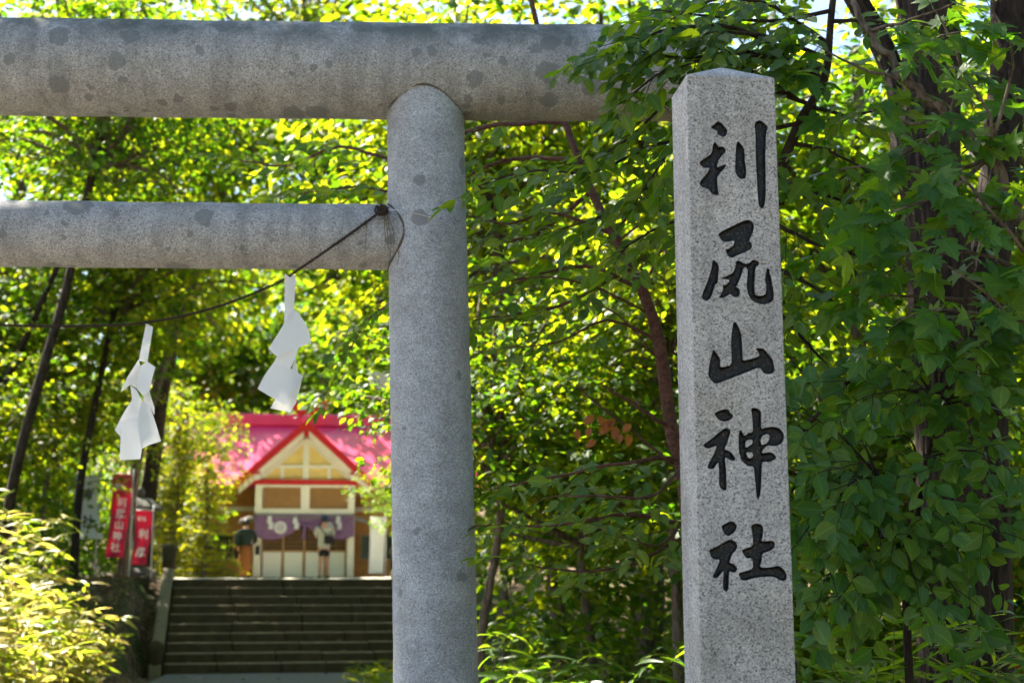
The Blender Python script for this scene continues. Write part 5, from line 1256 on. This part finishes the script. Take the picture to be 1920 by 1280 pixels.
# broad-leaved shrub at the lower right
p0 = gpt(1700, 5.9)
shrub = empty('broadleaf_shrub', tuple(p0), 0, 'dense shrub with broad oval leaves at the lower right', 'shrub')
pl = Plant(37); pl.jit = 0.62
hub = [(1700,1000,5.85), (1720,860,5.8), (1650,900,5.8), (1760,760,5.75)]
for h in hub: pl.stem([p0] + A((1700,1150,5.9), h), 0.016, 0.008, 16)
g = np.random.default_rng(6)
for k, (x, y) in enumerate([(1515,850),(1500,770),(1560,715),(1640,690),(1760,665),(1840,700),(1895,790),(1880,870),(1850,950),(1800,1040),(1720,1100),(1620,1110),(1545,1090),(1500,1010),(1495,930),(1600,1000),(1680,1000),(1600,800),(1780,790),(1700,740),(1560,880),(1640,900),(1740,900),(1800,870),(1580,950),(1660,820),(1760,970),(1690,690),(1850,640),(1910,700),(1560,1040),(1830,760),(1620,745),(1650,1160),(1760,1140),(1850,1070),(1560,1140),(1890,1000),(1800,1120)]):
    h = min(hub, key=lambda q: (q[0]-x)**2 + (q[1]-y)**2); Y_ = 5.6 + g.uniform(-0.25, 0.25)
    pl.branch(A(h, ((h[0]+x)/2 + g.normal(0, 12), (h[1]+y)/2 - 22, (h[2]+Y_)/2 - 0.05), (x, y, Y_)), 0.006, 0.085, 0.20, 0.088, 0.046, up=(-0.15, -0.95, 0.55), droop=0.5, start=0.25)
pl.stem(A((1490,830,5.9),(1560,745,5.85),(1625,695,5.8),(1705,682,5.8)), 0.013, 0.006, 24)
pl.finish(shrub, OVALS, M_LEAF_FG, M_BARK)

# ------------------------------------------------------------------ bamboo grass
def sasa(label, seed, spots, leaf, hts, per=(4, 7), mat=None, toward=(0, -0.3), indiv=300):
    """spots: list of (x, y)"""
    g = np.random.default_rng(seed); pl = Plant(seed); hs = [q[2] if len(q) > 2 else 1.0 for q in spots]; spots = [q[:2] for q in spots]
    c = np.mean(np.array(spots), 0); e = empty('bamboo_grass', (c[0], c[1], float(ground_z(*c))), 0, label, 'bamboo grass', 'clumps of bamboo grass')
    for (x, y), hk in zip(spots, hs):
        z = float(ground_z(x, y)); h = g.uniform(*hts) * hk; ln = g.normal(0, 0.16, 2) * h + np.array(toward) * h * g.uniform(0.2, 0.8)
        Q = smooth_path([(x, y, z - 0.05), (x + ln[0]*.3, y + ln[1]*.3, z + h*.55), (x + ln[0], y + ln[1], z + h)], 7); pl.t.append(tube_np(Q, np.linspace(0.006, 0.002, 7), 4))
        for tier in (1.0, 0.72, 0.45):
            if g.uniform() < 0.25 and tier < 1: continue
            b_ = Q[min(int(tier * 6), 6)]; a0 = g.uniform(0, 6.28)
            for k in range(g.integers(*per)):
                a = a0 + k * 1.9 + g.normal(0, .3); d = norm(np.array((math.cos(a), math.sin(a), g.uniform(-0.35, 0.7))))
                pl.leaf(b_ + g.normal(0, .02, 3), d, norm(np.array((0, 0, 1.0)) + g.normal(0, .45, 3)), leaf * g.uniform(0.6, 1.2))
    pl.finish(e, [T_SASA], mat or M_LEAF_SASA, M_STRAW, indiv, 'culms'); return e
g = np.random.default_rng(9)
sp = []
while len(sp) < 520:
    y = g.uniform(12.5, 18.5); e_x = abs(g.normal(0, 1.2)); x = -4.5 - 0.12 * (y - 12.5) - e_x
    if x > -8.8: sp.append((x, y, 0.42 + 0.58 * min(1, e_x / 1.3)))
sasa('big sunlit clump of bamboo grass at the lower left', 41, sp, 0.27, (1.0, 2.1), (4, 7), None, (0.25, -0.15))
sp = [(at(g.uniform(1500, 1930), 1095, y).x, y) for y in g.uniform(6.0, 7.3, 85)]
sasa('thin bamboo grass at the foot of the broad-leaved shrub', 43, sp, 0.24, (0.7, 1.35), (3, 6), M_LEAF_SPRAY)
sp = [(at(g.uniform(870, 1320), 1095, y).x, y) for y in g.uniform(9, 13.5, 110)]
sasa('bamboo grass between the stone column and the pillar', 45, sp, 0.24, (0.4, 1.15), (3, 6), M_LEAF_SPRAY)
sp = [(at(g.uniform(655, 760), 1095, y).x, y) for y in g.uniform(19, 22, 40)]
sasa('bright green low plants at the right foot of the stairs', 47, sp, 0.16, (0.15, 0.4), (4, 7), M_LEAF_BG, (0, 0), 150)
sp = []
while len(sp) < 90:
    y = g.uniform(18, 24); x = SL.x - 0.9 - 0.1 * (y - 18) - abs(g.normal(0, .9)); sp.append((x, y))
sasa('shaded bamboo grass on the bank left of the stairs', 49, sp, 0.22, (0.25, 0.6), (3, 5), M_LEAF_SPRAY, (0.1, 0), 200)

# ------------------------------------------------------------------ young conifers beside the shrine
def conifer(label, x, y, h, r, seed, spray=0.095):
    g = np.random.default_rng(seed); gz = float(ground_z(x, y)); e = empty('young_conifer', (x, y, gz), 0, label, 'conifer', 'young conifers by the shrine')
    V, F = tube_np([(0, 0, -0.2), (0.03, 0, h * 0.5), (0, 0, h)], [0.06, 0.04, 0.01], 8); link('trunk', mesh_np('trunk', V, F, True), M_BARK2, e)
    P = []; D = []; N = []; tb = []
    z = 0.15
    while z < h:
        rr = r * (1 - z / h) ** 0.8 + 0.08
        for k in range(7):
            a = g.uniform(0, 6.28); L = rr * g.uniform(0.6, 1.1); tip = np.array((math.cos(a) * L, math.sin(a) * L, z - 0.12 * L + g.normal(0, .04)))
            tb.append(tube_np([(0, 0, z), tuple(tip * 0.6 + np.array((0, 0, z)) * 0.4 + np.array((0, 0, .05))), tuple(tip)], [0.012, 0.008, 0.003], 4))
            m = int(34 * L / r) + 6; f = g.uniform(0.15, 1, m)
            pos = np.array((0, 0, z)) + (tip - np.array((0, 0, z))) * f[:, None] + g.normal(0, 0.05, (m, 3)) * np.array((1.6, 1.6, 0.5))
            P.append(pos); D.append(np.array((math.cos(a), math.sin(a), -0.25)) + g.normal(0, .5, (m, 3))); N.append(np.array((0, 0, 1.0)) + g.normal(0, .35, (m, 3)))
        z += 0.13
    P = np.concatenate(P); D = np.concatenate(D); N = np.concatenate(N)
    V, F = place(T_BG, P, D, N, spray * g.uniform(.6, 1.3, len(P))); link('crown', mesh_np('crown', V, F), M_LEAF_CONIFER, e)
    V, F = merge_np(tb); link('branches', mesh_np('branches', V, F, True), M_BARK2, e)
conifer('sunlit young conifer just left of the shrine wall', -6.75, 31.5, 2.6, 0.95, 1)
conifer('taller sunlit conifer behind the stair post', -7.75, 33.0, 3.6, 1.1, 2)
conifer('small dark conifer between the stone lantern and the shrine', -8.8, 35.5, 3.0, 1.0, 3)

# red boarded fence glimpsed at the far right
rp = at(1893, 1100, 17.0); gz = float(ground_z(rp.x, 17.0))
rf = empty('red_fence', (rp.x, 17.0, gz), R(-6), 'red painted fence glimpsed at the right edge behind the trunk', 'fence')
for k in range(9): MB().box(-0.75 + k * 0.17, -0.75 + k * 0.17 + 0.15, 0, 0.03, 0.25, 1.55 + 0.02 * (k % 3)).build('board', M_REDW, rf, bevel=0.005)
for z in (0.5, 1.25): MB().box(-0.8, 0.85, 0.031, 0.08, z, z + 0.09).build('rail', M_REDW, rf)
for x in (-0.7, 0.75): MB().box(x - .05, x + .05, 0.081, 0.18, -0.3, 1.5).build('post', M_REDW, rf)

# fallen leaves on steps, path and bank
g = np.random.default_rng(13); P = []
for i in range(NST):
    for k in range(9):
        q = SL + su * g.uniform(0.1, SW - 0.1) + sv * (RUN * (i + g.uniform(0.15, 0.85))); P.append((q.x, q.y, 0.06 + RISE * (i + 1) + 0.012))
for k in range(120):
    y = g.uniform(17, 24); x = np.interp(y, [7.4, 15, 24.4], [-2.5, -3.1, -3.72]) + g.uniform(-1.5, 1.8); P.append((x, y, 0.066))
for k in range(2600):
    y = g.uniform(18, 28); x = SL.x - 0.35 - 0.2 * (y - 24) - abs(g.normal(0, 1.1)); P.append((x, y, float(ground_z(x, y)) + 0.015))
P = np.array(P); n_ = len(P)
V, F = place(T_BG, P, np.stack([g.normal(0, 1, n_), g.normal(0, 1, n_), g.normal(0, .15, n_)], 1), np.array((0, 0, 1.0)) + g.normal(0, .25, (n_, 3)), g.uniform(.05, .11, n_))
M_FALLEN = leaf_mat('fallen_leaf', [(0.22, 0.14, 0.06), (0.30, 0.20, 0.08), (0.16, 0.09, 0.045)], [(0.2, 0.12, 0.04), (0.25, 0.16, 0.05)], 0.25, 0.7, 0.2)
tag(link('fallen_leaves', mesh_np('fallen_leaves', V, F), M_FALLEN), 'scattered dry fallen leaves on steps, path and bank', 'leaves', kind='stuff')
